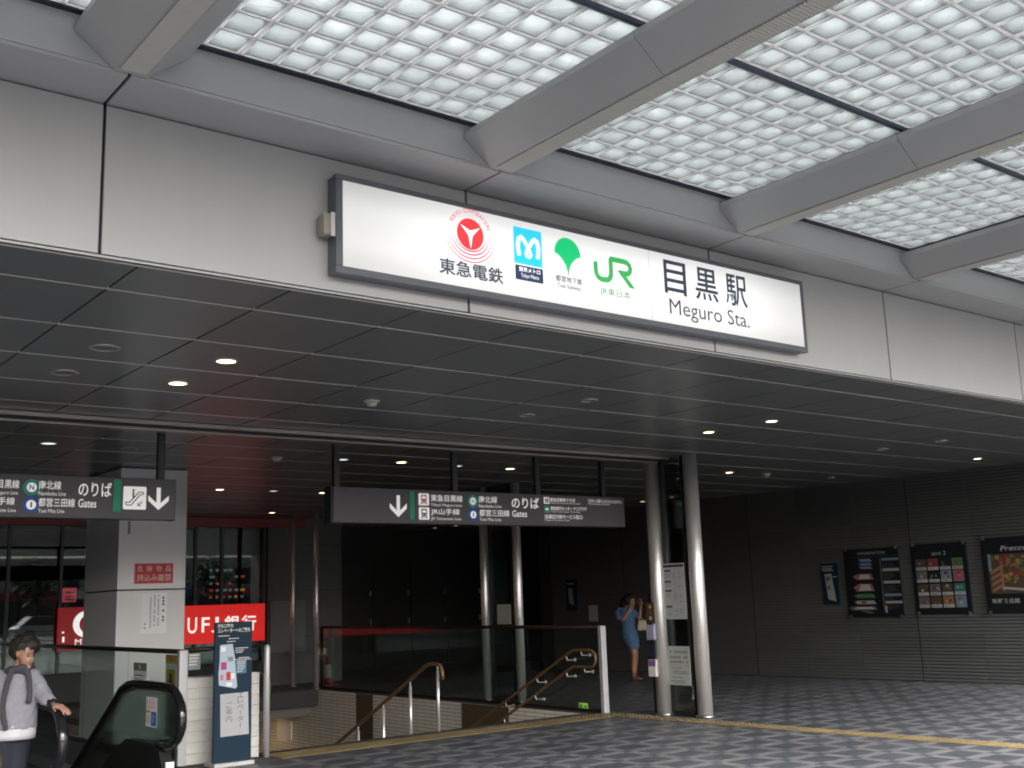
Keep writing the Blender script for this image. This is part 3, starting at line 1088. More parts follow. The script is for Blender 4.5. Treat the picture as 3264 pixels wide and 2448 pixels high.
for i, chx in enumerate(word):
    if chx == ' ':
        continue
    a = R(155 - i * 130 / 16)
    me = textmesh(chx, .0)
    xs_ = [v_.co.x for v_ in me.vertices]
    bm_ = p.bm('arched_lettering', L['ring'])
    sc_ = .042
    V = [bm_.verts.new(p.at(cx + (.146 + v_.co.y * sc_) * math.cos(a) + (v_.co.x - (min(xs_) + max(xs_)) / 2) * sc_ * math.sin(a),
                            cz + .002 + (.146 + v_.co.y * sc_) * math.sin(a) * .98 - (v_.co.x - (min(xs_) + max(xs_)) / 2) * sc_ * math.cos(a), .003)) for v_ in me.vertices]
    for f in me.polygons:
        bm_.faces.new([V[q] for q in f.vertices])
    bpy.data.meshes.remove(me)
T('東急電鉄', 3.718, 4.216, 3.578, 3.683, L['letter'], 'lettering', .018)
# metro emblem
p.rrect(sx_(4.311), sx_(4.55), sz_(3.742), sz_(3.992), .008, L['blue'], 'blue_emblem')
mc_, mz = sx_(4.431), sz_(3.868)
pts, ws = [], []
for q, ww in (((-.080, -.072), .030), ((-.088, -.035), .031), ((-.090, .005), .032), ((-.080, .045), .033), ((-.060, .060), .031), ((-.040, .046), .029), ((-.015, .010), .027), ((.012, -.030), .026), ((.022, -.052), .025), ((.014, -.068), .023), ((0, -.072), .022), ((-.014, -.068), .023), ((-.022, -.052), .025), ((-.012, -.030), .026), ((.015, .010), .027), ((.040, .046), .029), ((.060, .060), .031), ((.080, .045), .033), ((.090, .005), .032), ((.088, -.035), .031), ((.080, -.072), .030)):
    pts.append((mc_ + q[0] * .98, mz + q[1])); ws.append(ww)
p.band(pts, ws, L['white'], 'emblem_letter', .005)
p.rrect(sx_(4.318), sx_(4.552), sz_(3.632), sz_(3.732), .008, L['navyl'], 'navy_plate')
T('東京メトロ', 4.345, 4.525, 3.690, 3.722, L['white'], 'plate_lettering', .02, .005)
T('Tokyo Metro', 4.362, 4.512, 3.645, 3.678, L['white'], 'plate_lettering', .01, .005)
# ginkgo leaf
gx, gz = sx_(4.776), sz_(3.876)
pts = []
for k in range(25):
    a = R(8 + k * 164 / 24)
    pts.append((gx + .119 * math.cos(a), gz - .0 + .118 * math.sin(a)))
for q in ((-.119, -.005), (-.080, -.020), (-.045, -.050), (-.020, -.085), (-.006, -.130), (-.003, -.152), (.003, -.152), (.006, -.130), (.020, -.085), (.045, -.050), (.080, -.020), (.119, -.005)):
    pts.append((gx + q[0], gz + q[1]))
p.poly(pts, L['green'], 'green_leaf_emblem')
T('都営地下鉄', 4.66, 4.897, 3.673, 3.717, L['letter'], 'lettering', .014)
T('Toei Subway', 4.672, 4.882, 3.622, 3.662, L['thin'], 'small_lettering', .014)
# JR emblem
J = lambda x, z: (sx_(x), sz_(z))
bw = .040
p.band([J(5.030, 3.868), J(5.030, 3.810), J(5.034, 3.782), J(5.048, 3.760), J(5.075, 3.748), J(5.105, 3.747), J(5.137, 3.750), J(5.160, 3.766), J(5.172, 3.790), J(5.174, 3.820), J(5.174, 3.902), J(5.176, 3.908), J(5.20, 3.909), J(5.30, 3.909), J(5.335, 3.904), J(5.355, 3.888), J(5.362, 3.866), J(5.358, 3.842), J(5.340, 3.826), J(5.310, 3.820), J(5.262, 3.820)], bw, L['jr'], 'railway_emblem')
p.poly([J(5.232, 3.838), J(5.285, 3.838), J(5.400, 3.722), J(5.345, 3.722)], L['jr'], 'railway_emblem', .0035)
T('JR東日本', 5.06, 5.352, 3.630, 3.692, L['jr2'], 'lettering', .0)
p.rect(sx_(5.5545), sx_(5.557), z0 + w, z1 - w * .75, L['thin'], 'face_joint')
T('目', 5.702, 5.935, 3.742, 3.996, L['letter'], 'lettering', .012)
T('黒', 6.03, 6.285, 3.742, 3.996, L['letter'], 'lettering', .012)
T('駅', 6.372, 6.62, 3.742, 3.996, L['letter'], 'lettering', .012)
T('Meguro Sta.', 5.742, 6.624, 3.553, 3.706, L['letter'], 'lettering', .004)
p.done()

# ================================================================== HANGING GUIDE SIGNS
def guide_sign(name, label, xa, xb, za, zb_, rods, y=10.95, dep=.20):
    t = thing(name, label, 'sign', ((xa + xb) / 2, y + dep / 2, za), 'hanging grey guide signs')
    b = NB(); box(b, xa, xb, y, y + dep, za, zb_); obj('casing', b, M['signdark'], t, bevel=.006)
    b = NB(); box(b, xa - .02, xa - .001, y + .02, y + dep - .02, za - .006, zb_ + .004); obj('end_cap', b, M['black'], t)
    b = NB(); box(b, xb + .001, xb + .012, y + .02, y + dep - .02, za - .006, zb_ + .004); obj('end_cap', b, M['black'], t)
    for x in rods:
        b = NB(); box(b, x - .035, x + .035, y + dep * .5 - .03, y + dep * .5 + .03, zb_ + .001, ZC - .012)
        box(b, x - .07, x + .07, y + dep * .5 - .07, y + dep * .5 + .07, ZC - .011, ZC - .001)
        obj('hanger', b, M['black'], t)
    return t, Print(t, (0, y, 0), (1, 0, 0))


def down_arrow(p, cx, ztop, ztip, hw, m):
    sw = hw * .20
    p.poly([(cx - sw, ztop), (cx - sw, ztip + hw * .66), (cx - hw * .98, ztip + hw * 1.36), (cx - hw * .98, ztip + hw * .86), (cx, ztip), (cx + hw * .98, ztip + hw * .86), (cx + hw * .98, ztip + hw * 1.36), (cx + sw, ztip + hw * .66), (cx + sw, ztop)][::-1], m, 'arrow')


def train_icon(p, x0, x1, z0, z1, m):
    p.rrect(x0, x1, z0, z1, .012, M['signwhite'], 'icon_plate', .002)
    W, H, cx = x1 - x0, z1 - z0, (x0 + x1) / 2
    p.rrect(cx - .27 * W, cx + .27 * W, z0 + .26 * H, z0 + .90 * H, .018, m, 'icon_train', .0035)
    p.rect(cx - .19 * W, cx + .19 * W, z0 + .56 * H, z0 + .74 * H, M['signwhite'], 'icon_window', .005)
    p.rect(cx - .10 * W, cx + .10 * W, z0 + .80 * H, z0 + .85 * H, M['signwhite'], 'icon_window', .005)
    p.disc(cx - .15 * W, z0 + .40 * H, .05 * W, M['signwhite'], 'icon_window', .005, n=12)
    p.disc(cx + .15 * W, z0 + .40 * H, .05 * W, M['signwhite'], 'icon_window', .005, n=12)
    p.band([(cx - .14 * W, z0 + .27 * H), (cx - .30 * W, z0 + .10 * H)], .08 * W, m, 'icon_train', .0035)
    p.band([(cx + .14 * W, z0 + .27 * H), (cx + .30 * W, z0 + .10 * H)], .08 * W, m, 'icon_train', .0035)
    p.rect(cx - .24 * W, cx + .24 * W, z0 + .155 * H, z0 + .20 * H, m, 'icon_train', .0038)


def line_mark(p, cx, cz, r, m, ch):
    p.disc(cx, cz, r, m, 'line_ring', .002)
    p.disc(cx, cz, r * .57, M['signwhite'], 'line_disc', .0035)
    p.text(ch, cx - r * (.27 if ch == 'N' else .10), cx + r * (.27 if ch == 'N' else .10), cz - r * .32, cz + r * .32, M['signdark'], 'line_letter', .005, .02)


def line_block(p, x, dx):
    """the two-row list of lines; x maps measured sign x to world x"""
    W = M['signwhite']
    p.text('東急目黒線', x(7.335), x(7.798), 2.757, 2.838, W, 'lettering', .003, .006)
    p.text('Tōkyū Meguro Line', x(7.335), x(7.785), 2.690, 2.735, M['signcream'], 'small_lettering', .003)
    p.text('JR山手線', x(7.335), x(7.752), 2.592, 2.674, W, 'lettering', .003, .006)
    p.text('JR Yamanote Line', x(7.335), x(7.770), 2.528, 2.570, M['signcream'], 'small_lettering', .003)
    train_icon(p, x(7.163), x(7.311), 2.705, 2.848, M['red'])
    train_icon(p, x(7.165), x(7.313), 2.538, 2.683, M['signdark'])
    line_mark(p, x(7.953), 2.773, .078, M['teal'], 'N')
    line_mark(p, x(7.955), 2.609, .078, M['blue'], 'I')
    p.text('南北線', x(8.042), x(8.325), 2.757, 2.840, W, 'lettering', .003, .006)
    p.text('Namboku Line', x(8.042), x(8.390), 2.700, 2.738, M['signcream'], 'small_lettering', .003)
    p.text('都営三田線', x(8.046), x(8.512), 2.594, 2.676, W, 'lettering', .003, .006)
    p.text('Toei Mita Line', x(8.046), x(8.378), 2.537, 2.573, M['signcream'], 'small_lettering', .003)
    p.text('のりば', x(8.553), x(8.995), 2.702, 2.842, W, 'lettering', .003, .012)
    p.text('Gates', x(8.557), x(8.793), 2.594, 2.676, W, 'lettering', .003, .008)


t, p = guide_sign('guide_sign', 'wide grey hanging sign with down arrow and gate directions over the stairs', 6.035, 10.50, 2.49, 2.89, (6.12, 7.75, 9.05, 10.2))
down_arrow(p, 6.882, 2.815, 2.562, .118, M['signwhite'])
p.rect(7.045, 7.105, 2.538, 2.868, M['signgreen'], 'green_bar')
line_block(p, lambda x: x, 0)
p.rrect(9.078, 9.171, 2.770, 2.856, .008, M['signcream'], 'icon_plate')
p.rect(9.098, 9.12, 2.785, 2.84, M['signdark'], 'icon_train', .0035); p.rect(9.13, 9.155, 2.785, 2.84, M['signdark'], 'icon_train', .0035)
p.text('東急定期券うりば', 9.182, 9.612, 2.800, 2.850, M['signcream'], 'lettering', .003, .015)
p.text('Tokyu Line Commuter Pass Counter', 9.182, 9.70, 2.770, 2.792, M['signcream'], 'small_lettering', .003)
p.rrect(9.079, 9.170, 2.656, 2.744, .006, M['teal'], 'teal_plate')
p.rect(9.10, 9.15, 2.69, 2.715, M['signcream'], 'icon_train', .0035)
p.text('東急旅行センター テコプラザ', 9.186, 9.806, 2.690, 2.740, M['signcream'], 'lettering', .003, .015)
p.text('Tokyu Travel Center "Teco Plaza"', 9.186, 9.70, 2.660, 2.682, M['signcream'], 'small_lettering', .003)
p.text('目黒区行政サービス窓口', 9.098, 9.724, 2.580, 2.634, M['signcream'], 'lettering', .003, .015)
p.text('Meguro City Service Desk', 9.098, 9.50, 2.548, 2.572, M['signcream'], 'small_lettering', .003)
p.rect(9.085, 9.088, 2.54, 2.636, M['signcream'], 'rule'); p.rect(9.842, 9.845, 2.775, 2.855, M['signcream'], 'rule')
p.text('住まいと暮らしのコンシェルジュ', 9.856, 10.44, 2.805, 2.852, M['signcream'], 'lettering', .003, .01)
p.text('Concierge of Living', 9.856, 10.22, 2.775, 2.797, M['signcream'], 'small_lettering', .003)
p.done()

t, p = guide_sign('guide_sign', 'grey hanging sign with escalator symbol, cut by the left photo edge', -.2, 4.222, 2.49, 2.897, (.2, 1.9, 4.10))
xm = lambda x: 2.899 + (x - 8.042) * .715
line_block(p, xm, 0)
p.rect(3.600, 3.674, 2.560, 2.876, M['signgreen'], 'green_bar')
p.rrect(3.695, 3.925, 2.585, 2.813, .014, M['signwhite'], 'icon_plate')
p.band([(3.722, 2.655), (3.722, 2.635), (3.735, 2.628), (3.775, 2.628), (3.865, 2.735), (3.890, 2.735), (3.900, 2.745), (3.895, 2.757), (3.850, 2.757), (3.760, 2.655), (3.735, 2.655)], .011, M['signdark'], 'icon_escalator', .0035, True)
p.disc(3.795, 2.775, .012, M['signdark'], 'icon_escalator', .0035, n=14)
p.rect(3.786, 3.804, 2.700, 2.760, M['signdark'], 'icon_escalator', .0036)
p.band([(3.885, 2.665), (3.845, 2.625)], .010, M['signdark'], 'icon_escalator', .0035)
p.band([(3.842, 2.655), (3.842, 2.623), (3.875, 2.623)], .009, M['signdark'], 'icon_escalator', .0038)
down_arrow(p, 4.050, 2.810, 2.585, .107, M['signwhite'])
p.done()

# ================================================================== SHUTTER TRACK, PILLARS, COLUMN
tr = thing('shutter_track', 'long metal shutter track crossing the dark ceiling above the hanging signs', 'shutter track', (5, 10.65, 3.36))
b = NB(); box(b, -5.8, 10.92, 10.70, 10.86, 3.352, 3.409); obj('rear_rail', b, M['track'], tr, bevel=.004)
b = NB(); box(b, -5.8, 10.92, 10.46, 10.52, 3.372, 3.409); obj('front_rail', b, M['track'], tr, bevel=.003)
b = NB(); box(b, -5.8, 10.92, 10.52, 10.70, 3.395, 3.409); obj('slot', b, M['black'], tr)
b = NB(); box(b, -5.8, 10.92, 10.64, 10.66, 3.366, 3.394); obj('brush_strip', b, M['black'], tr)


def pillar(x, y, r=.098):
    t = thing('steel_pillar', 'x', 'pillar', (x, y, 0), 'round stainless pillars of the hall')
    b = NB(); cyl(b, x, y, .03, ZC - .004, r, 40); obj('shaft', b, M['steel'], t)
    b = NB(); cyl(b, x, y, .001, .028, r + .03, 40); obj('base_plate', b, M['alu'], t)
    return t


pp = pillar(11.03, 10.20)
pp['label'] = 'front stainless pillar, tallest in view, right of the notice boards'
pr_ = {.098: pp}
for x, y, r_, l in ((10.93, 10.83, .098, 'stainless pillar left of the white notice boards, with gadgets on its side'), (10.97, 13.95, .070, 'right of two steel pillars seen through the stair railing glass'),
                    (10.91, 14.75, .070, 'left of two steel pillars seen through the stair railing glass'), (10.47, 19.70, .050, 'brighter of two slim far steel posts beside the bank'), (10.50, 20.75, .044, 'slim hindmost steel post nearest the bank sign')):
    if r_ in pr_:
        copy_thing(pr_[r_], (x, y, 0), l)
    else:
        pr_[r_] = pillar(x, y, r_)
        pr_[r_]['label'] = l


def partition(x, y0, y1, label):
    t = thing('glass_partition', label, 'glass partition', (x, (y0 + y1) / 2, 0), 'glass infills between pillar pairs')
    b = NB(); box(b, x - .006, x + .006, y0, y1, .06, ZC - .01); obj('pane', b, M['thin_glass'], t)
    b = NB(); box(b, x - .02, x + .02, y0 - .018, y0, .03, ZC - .005); box(b, x - .02, x + .02, y1, y1 + .018, .03, ZC - .005); obj('channel', b, M['black'], t)
    b = NB(); box(b, x - .025, x + .025, y0, y1, .003, .058); obj('sill', b, M['black'], t)
    return t


partition(10.98, 10.32, 10.712, 'glass strip between the two front pillars holding white notices')
partition(10.94, 14.07, 14.63, 'glass strip between the two middle pillars behind the railing')

ns = lambda y0: Print
def notice(name, label, cat, x, y0, y1, z0, z1, m=None, depth=.012, group=None):
    """a board facing -X; print coordinates: u = -Y, v = Z"""
    t = thing(name, label, cat, (x, (y0 + y1) / 2, z0), group)
    b = NB(); box(b, x - depth, x, y0, y1, z0, z1); obj('panel', b, m or M['white'], t, bevel=.002)
    return t, Print(t, (x - depth, 0, 0), (0, -1, 0))


t, p = notice('timetable_board', 'tall white notice with dark headings on glass between the front pillars', 'notice', 10.968, 10.352, 10.74, 1.245, 1.98, mat('notice_white', (.55, .555, .55), .5))
p.rect(-10.735, -10.36, 1.93, 1.962, M['navy'], 'heading_bar')
random.seed(3)
for zt_, rows in ((1.895, 4), (1.75, 2), (1.63, 6), (1.42, 4)):
    p.rect(-10.715, -10.60, zt_ - .022, zt_, M['navy'], 'heading_bar')
    for k in range(rows):
        zz = zt_ - .045 - .022 * k
        for c0, c1 in ((-10.70, -10.60), (-10.56, -10.50), (-10.47, -10.39)):
            if random.random() < .8:
                p.rect(c0, c0 + (c1 - c0) * random.uniform(.6, 1), zz - .006, zz, M['grey'], 'text_lines')
p.done()
t, p = notice('notice_board', 'lower white notice with grey text on glass between the front pillars', 'notice', 10.968, 10.352, 10.735, .392, .893, mat('notice_white_low', (.50, .52, .50), .5))
for zz, h in ((.835, .030), (.765, .030), (.705, .030)):
    for k in range(8):
        if random.random() < .9:
            p.rect(-10.70 + .041 * k, -10.70 + .041 * k + .030, zz - h, zz, M['grey'], 'text_lines')
p.rect(-10.72, -10.37, .648, .651, M['grey'], 'rule')
for zz in (.62, .575, .55, .50, .455, .432):
    x_ = -10.71 + random.uniform(0, .05)
    for k in range(random.randint(5, 9)):
        p.rect(x_ + .032 * k, x_ + .032 * k + .024, zz - .014, zz, M['grey'], 'text_lines')
p.done()
t, p = notice('white_notice', 'blank pale notice fixed between the middle pillars behind the railing', 'notice', 10.93, 14.10, 14.45, 1.19, 1.50, mat('pale_notice', (.42, .44, .40), .5))
p.rect(-14.42, -14.13, 1.22, 1.225, M['grey'], 'rule'); p.done()

# gadgets beside the left front pillar
cxp, cyp = 10.82, 10.93
gx_ = 10.862
t, p = notice('button_panel', 'small brown plate with yellow and red buttons beside the left front pillar', 'control panel', gx_, 10.825, 10.985, 1.20, 1.47, M['brown'], .03)
for z_, m in ((1.415, 'yellow'), (1.335, 'red'), (1.265, 'offwhite')):
    p.disc(-10.90, z_, .026, M[m], 'button', .004, n=16)
p.done()
for z0_, z1_, m, l in ((.98, 1.18, 'skyblue', 'pale blue leaflet box under the button plate'), (.74, .96, 'black', 'black box on pillar side between two leaflet boxes'), (.50, .72, 'white', 'white leaflet box with purple top, lowest on the pillar side')):
    t = thing('leaflet_box', l, 'leaflet box', (gx_, 10.90, z0_), 'boxes fixed beside the front pillar')
    mm_ = mat('lilac_box', (.42, .42, .56), .4) if m == 'skyblue' else M[m]
    b = NB(); box(b, gx_ - .05, gx_, 10.83, 10.98, z0_, z1_); obj('box_body', b, mm_, t, bevel=.004)
    b = NB(); box(b, gx_ - .056, gx_ - .051, 10.84, 10.97, z0_ + .02, z1_ - (.09 if m == 'white' else .03)); obj('front_plate', b, M['white'] if m == 'white' else (M['navy'] if m == 'black' else mm_), t)
    if m == 'white':
        b = NB(); box(b, gx_ - .056, gx_ - .051, 10.84, 10.97, z1_ - .085, z1_ - .005); obj('label_band', b, mat('purple_band', (.25, .14, .36), .5), t)
b = NB(); box(b, gx_ + .001, gx_ + .018, 10.93, 10.955, .02, 1.6)
tag(obj('conduit', b, M['black']), 'thin black conduit running up beside the left front pillar', 'conduit')

# white panelled column
col = thing('white_column', 'square white panelled column beside the escalator', 'column', (5.17, 14.8, 0))
zj = 1.858
for nm, za, zb2 in (('upper_panel', zj + .009, 3.40), ('lower_panel', .004, zj - .009)):
    b = NB(); box(b, 4.735, 5.615, 14.14, 15.45, za, zb2); obj(nm, b, M['column'], col, bevel=.006)
b = NB(); box(b, 4.75, 5.60, 14.155, 15.435, zj - .02, zj + .02); box(b, 4.75, 5.60, 14.155, 15.435, 3.38, 3.413); obj('shadow_gap', b, M['dark'], col)
t = thing('warning_plate', 'red plate with white characters on the white column', 'sign', (5.19, 14.12, 1.93))
b = NB(); box(b, 4.945, 5.445, 14.128, 14.138, 1.934, 2.190); obj('plate', b, M['pink'], t)
p = Print(t, (0, 14.128, 0), (1, 0, 0))
p.rect(4.953, 5.437, 1.942, 2.182, M['red'], 'red_field')
for k, chx in enumerate('危険物品'):
    p.text(chx, 4.975 + .122 * k, 5.048 + .122 * k, 2.085, 2.160, M['offwhite'], 'lettering', .004, .004)
p.text('持込み厳禁', 4.975, 5.417, 1.965, 2.055, M['offwhite'], 'lettering', .004, .004)
p.done()
t = thing('text_notice', 'white sheet with columns of vertical text below the red plate', 'notice', (5.2, 14.12, 1.30))
b = NB(); box(b, 5.035, 5.372, 14.133, 14.1385, 1.31, 1.815); obj('sheet', b, M['paper'], t)
p = Print(t, (0, 14.133, 0), (1, 0, 0))
random.seed(5)
for xk, zt_, n, s_ in ((5.315, 1.765, 9, .026), (5.255, 1.79, 15, .017), (5.205, 1.79, 16, .017), (5.155, 1.79, 16, .017), (5.085, 1.44, 2, .018)):
    for k in range(n):
        if random.random() < .88:
            z_ = zt_ - k * s_ * 1.55 * (1.75 if n == 2 else 1)
            p.rect(xk, xk + s_ * .9, z_ - s_, z_, M['grey'] if n > 9 else M['ink'], 'text_marks')
p.done()
t = thing('column_mark', 'small grey vertical lettering near the top of the white column', 'label', (4.86, 14.13, 2.58))
b = NB(); box(b, 4.845, 4.875, 14.135, 14.139, 2.56, 2.72); obj('marks', b, M['grey'], t)

# ================================================================== POSTERS ON THE SIDE WALL
M_ALL = M
M = dict(M)
for k_ in ('skyblue', 'pink', 'green', 'offwhite', 'grey', 'red', 'orange', 'yellow', 'teal', 'brownp', 'navy'):
    c_ = M_ALL[k_].node_tree.nodes['Principled BSDF'].inputs['Base Color'].default_value
    g_ = sum(c_[:3]) / 3
    M[k_] = mat('poster_' + k_, tuple(.55 * (.75 * q + .25 * g_) for q in c_[:3]), .35)
M['white'] = mat('poster_white', (.42, .42, .43), .35)
WR = Vector((0.07, -1, 0)).normalized()


class WallPrint(Print):
    pass


def poster(name, label, cat, ya, yb, za, zb2, m, clips=True, off=.03, group=None):
    """board on the side wall from y=ya (left) to y=yb (right); print u runs 0..w from the left edge"""
    base = Vector((WX(ya) - off, ya, 0))
    wd_ = (ya - yb) / -WR.y
    t = thing(name, label, cat, (base.x, (ya + yb) / 2, za), group)
    n = WR.cross(Vector((0, 0, 1)))
    b = NB()
    A = [base, base + WR * wd_, base + WR * wd_ - n * (off - .002), base - n * (off - .002)]
    prism(b, [(q.x, q.y) for q in A], 'z', za, zb2)
    obj('panel', b, m, t, bevel=.003)
    if clips:
        for u in (.045, wd_ - .045):
            for z in (za - .03, zb2 - .035):
                b = NB()
                B_ = [base + WR * (u - .022) + n * .012, base + WR * (u + .022) + n * .012, base + WR * (u + .022) - n * .02, base + WR * (u - .022) - n * .02]
                prism(b, [(q.x, q.y) for q in B_], 'z', z, z + .065)
                obj('clip', b, M['alu'], t)
    return t, Print(t, base, WR), wd_


M['posterblack'] = mat('black_poster', (0.008, 0.010, 0.013), 0.35)
t, p, wd_ = poster('information_board', 'black floor guide board headed INFORMATION, left of the three wall posters', 'poster', 12.07, 11.02, 1.06, 2.235, M['posterblack'], group='large posters on the ribbed wall')
U = lambda y: (12.07 - y) / -WR.y
p.text('INFORMATION', U(11.79), U(11.27), 2.128, 2.176, M['white'], 'lettering', .003, .01)
p.rect(U(12.04), U(11.05), 2.090, 2.094, M['grey'], 'rule')
for q, m in (((11.79, 11.52, 2.055, 2.005, .03), 'skyblue'), ((11.79, 11.52, 1.985, 1.94, .03), 'skyblue'), ((11.79, 11.52, 1.925, 1.88, .03), 'skyblue'), ((11.92, 11.52, 1.80, 1.70, .10), 'pink'), ((11.93, 11.52, 1.63, 1.50, .12), 'pink'), ((11.93, 11.515, 1.455, 1.385, .08), 'green'), ((11.93, 11.51, 1.34, 1.28, .06), 'offwhite'), ((12.05, 11.50, 1.245, 1.18, .10), 'grey')):
    a, c, zt_, zb2, sk = q
    p.poly([(U(a), (zt_ + zb2) / 2 + .01), (U(a) + .06, zb2), (U(c), zb2), (U(c) - .05, zt_), (U(a) + sk, zt_)], M[m], 'floor_plan')
    p.poly([(U(a) + .1, zb2 + .012), (U(c) - .06, zb2 + .012), (U(c) - .1, zt_ - .014), (U(a) + .15, zt_ - .014)], M['white' if m in ('pink', 'grey') else m], 'floor_plan', .003)
p.rect(U(11.80), U(11.70), 1.295, 1.33, M['red'], 'floor_plan', .004)
p.poly([(U(11.85), 1.165), (U(11.65), 1.12), (U(11.55), 1.13), (U(11.72), 1.17)], M['green'], 'floor_plan')
for zt_, zb2, m in ((2.055, 2.01, 'skyblue'), (1.875, 1.83, 'offwhite'), (1.665, 1.62, 'offwhite'), (1.45, 1.405, 'skyblue'), (1.325, 1.285, 'offwhite')):
    p.rect(U(11.34), U(11.03), zb2, zt_, M[m], 'bars')
random.seed(11)
for k in range(26):
    z = 1.99 - .032 * k
    if not any(a > z > c - .012 for a, c in ((2.055, 2.0), (1.885, 1.82), (1.675, 1.61), (1.46, 1.395), (1.335, 1.275))):
        p.rect(U(11.34), U(11.34) + random.uniform(.1, .3), z - .007, z, M['grey'], 'text_lines')
p.rect(U(11.38), U(11.36), 1.15, 2.05, M['grey'], 'text_lines'); p.rect(U(11.35), U(11.32), 1.13, 1.25, M['white'], 'bars')
p.done()

t, p, wd_ = poster('shop_board', 'black shop poster with a four by four grid of small pictures, middle of three', 'poster', 10.79, 9.82, 1.10, 2.25, M['posterblack'], group='large posters on the ribbed wall')
U = lambda y: (10.79 - y) / -WR.y
p.text('atré 2', U(10.42), U(10.17), 2.055, 2.12, M['white'], 'lettering', .003)
gc = [['brownp', 'red', 'navy', 'green'], ['grey', 'black', 'skyblue', 'pink'], ['brownp', 'grey', 'brownp', 'teal'], ['grey', 'brownp', 'orange', 'skyblue']]
random.seed(21)
for r in range(4):
    zt_ = (2.00, 1.80, 1.585, 1.385)[r]
    for c in range(4):
        xa = U(10.72 - .212 * c)
        p.rect(xa, xa + .185, zt_ - .185, zt_, M[gc[r][c]], 'picture')
        for k in range(5):
            xx, zz = xa + random.uniform(.02, .12), zt_ - random.uniform(.03, .11)
            p.disc(xx + .02, zz, random.uniform(.012, .03), M[random.choice(['orange', 'offwhite', 'red', 'green', 'brownp', gc[r][c]])], 'picture_detail', .003, n=8)
        if not (c == 3 and r in (1, 3)):
            p.rect(xa, xa + .185, zt_ - .185, zt_ - .135, M['white' if (r + c) % 3 else 'offwhite'], 'caption', .004)
            p.rect(xa + .02, xa + random.uniform(.08, .15), zt_ - .165, zt_ - .155, M['grey'], 'caption_text', .005)
p.done()

t, p, wd_ = poster('food_poster', 'black food poster with a large fruit and vegetable picture, cut by the photo edge', 'poster', 9.57, 8.50, 1.10, 2.285, M['posterblack'], group='large posters on the ribbed wall')
U = lambda y: (9.57 - y) / -WR.y
me = textmesh('Precce', .012)
xs_ = [v_.co.x for v_ in me.vertices]
bm_ = p.bm('lettering', M['white'])
V = [bm_.verts.new(p.at(U(9.27) + (v_.co.x + .22 * v_.co.y) * .155, 2.068 + v_.co.y * .115, .003)) for v_ in me.vertices]
for f in me.polygons:
    bm_.faces.new([V[q] for q in f.vertices])
xa, xb_ = U(9.48), U(8.58)
p.rect(xa, xb_, 1.40, 2.02, M['brownp'], 'picture')
random.seed(31)
for k in range(120):
    xx, zz = random.uniform(xa + .04, xb_ - .04), random.uniform(1.50, 1.985)
    if zz < 1.84 and xx < xa + .18:
        continue
    rr_ = random.uniform(.018, .045)
    m = random.choice(['red', 'orange', 'yellow', 'red', 'green', 'yellow', 'orange', 'green'] if zz > 1.72 else ['red', 'red', 'yellow', 'green', 'brownp', 'orange'])
    p.disc(xx, zz, rr_, M[m], 'fruit', .003 + .00001 * k, ry=rr_ * random.uniform(.7, 1), n=12)
p.rect(xa, xa + .05, 1.75, 2.02, M['skyblue'], 'picture', .0025)
M['cratewood'] = mat('crate_print', (.26, .14, .08), .5)
for k in range(4):
    zz = 1.80 - .095 * k
    p.poly([(xa + .03, zz - .10), (xa + .19, zz - .02), (xa + .19, zz + .035), (xa + .03, zz - .045)], M['cratewood'], 'crate', .006)
p.poly([(xa + .19, 1.44), (xa + .23, 1.44), (xa + .23, 1.86), (xa + .19, 1.86)], M['cratewood'], 'crate', .0062)
p.poly([(xa + .2, 1.47), (xb_, 1.40), (xb_, 1.43), (xa + .2, 1.51)], M['offwhite'], 'crate', .0064)
p.text('新鮮食品館', U(9.48), U(9.04), 1.250, 1.325, M['offwhite'], 'bottom_lettering', .003, .015)
p.done()

t, p, wd_ = poster('small_guide_board', 'small dark guide board left of the three big wall posters', 'poster', 12.55, 12.22, 1.286, 2.015, M['board'], clips=False)
for z, w_ in ((1.965, .22), (1.925, .20), (1.895, .23), (1.78, .10)):
    p.rect(.02 if z > 1.8 else .22, (.02 if z > 1.8 else .22) + w_ * (1 if z > 1.8 else .9), z - .018, z, M['offwhite'], 'text_lines')
p.poly([(.06, 1.82), (.20, 1.83), (.26, 1.34), (.10, 1.38)], M['offwhite'], 'map'); p.rect(.10, .16, 1.55, 1.62, M['grey'], 'map', .003); p.rect(.08, .17, 1.70, 1.78, M['grey'], 'map', .003)
p.done()
t, p, wd_ = poster('small_guide_board', 'small dark guide board far down the wall behind the stair railing', 'poster', 19.12, 18.78, 1.28, 1.95, M['board'], clips=False)
p.rect(.04, .26, 1.84, 1.88, M['offwhite'], 'text_lines'); p.poly([(.07, 1.76), (.2, 1.76), (.25, 1.38), (.10, 1.42)], M['offwhite'], 'map'); p.done()
t, p, wd_ = poster('wall_paper', 'plain white sheet on the dark wall left of the woman', 'notice', 18.46, 18.19, 1.036, 1.375, M['white'], clips=False, off=.012)
p.rect(.05, .2, 1.2, 1.203, M['grey'], 'text_lines'); p.done()

M = {**M_ALL, 'posterblack': M['posterblack']}
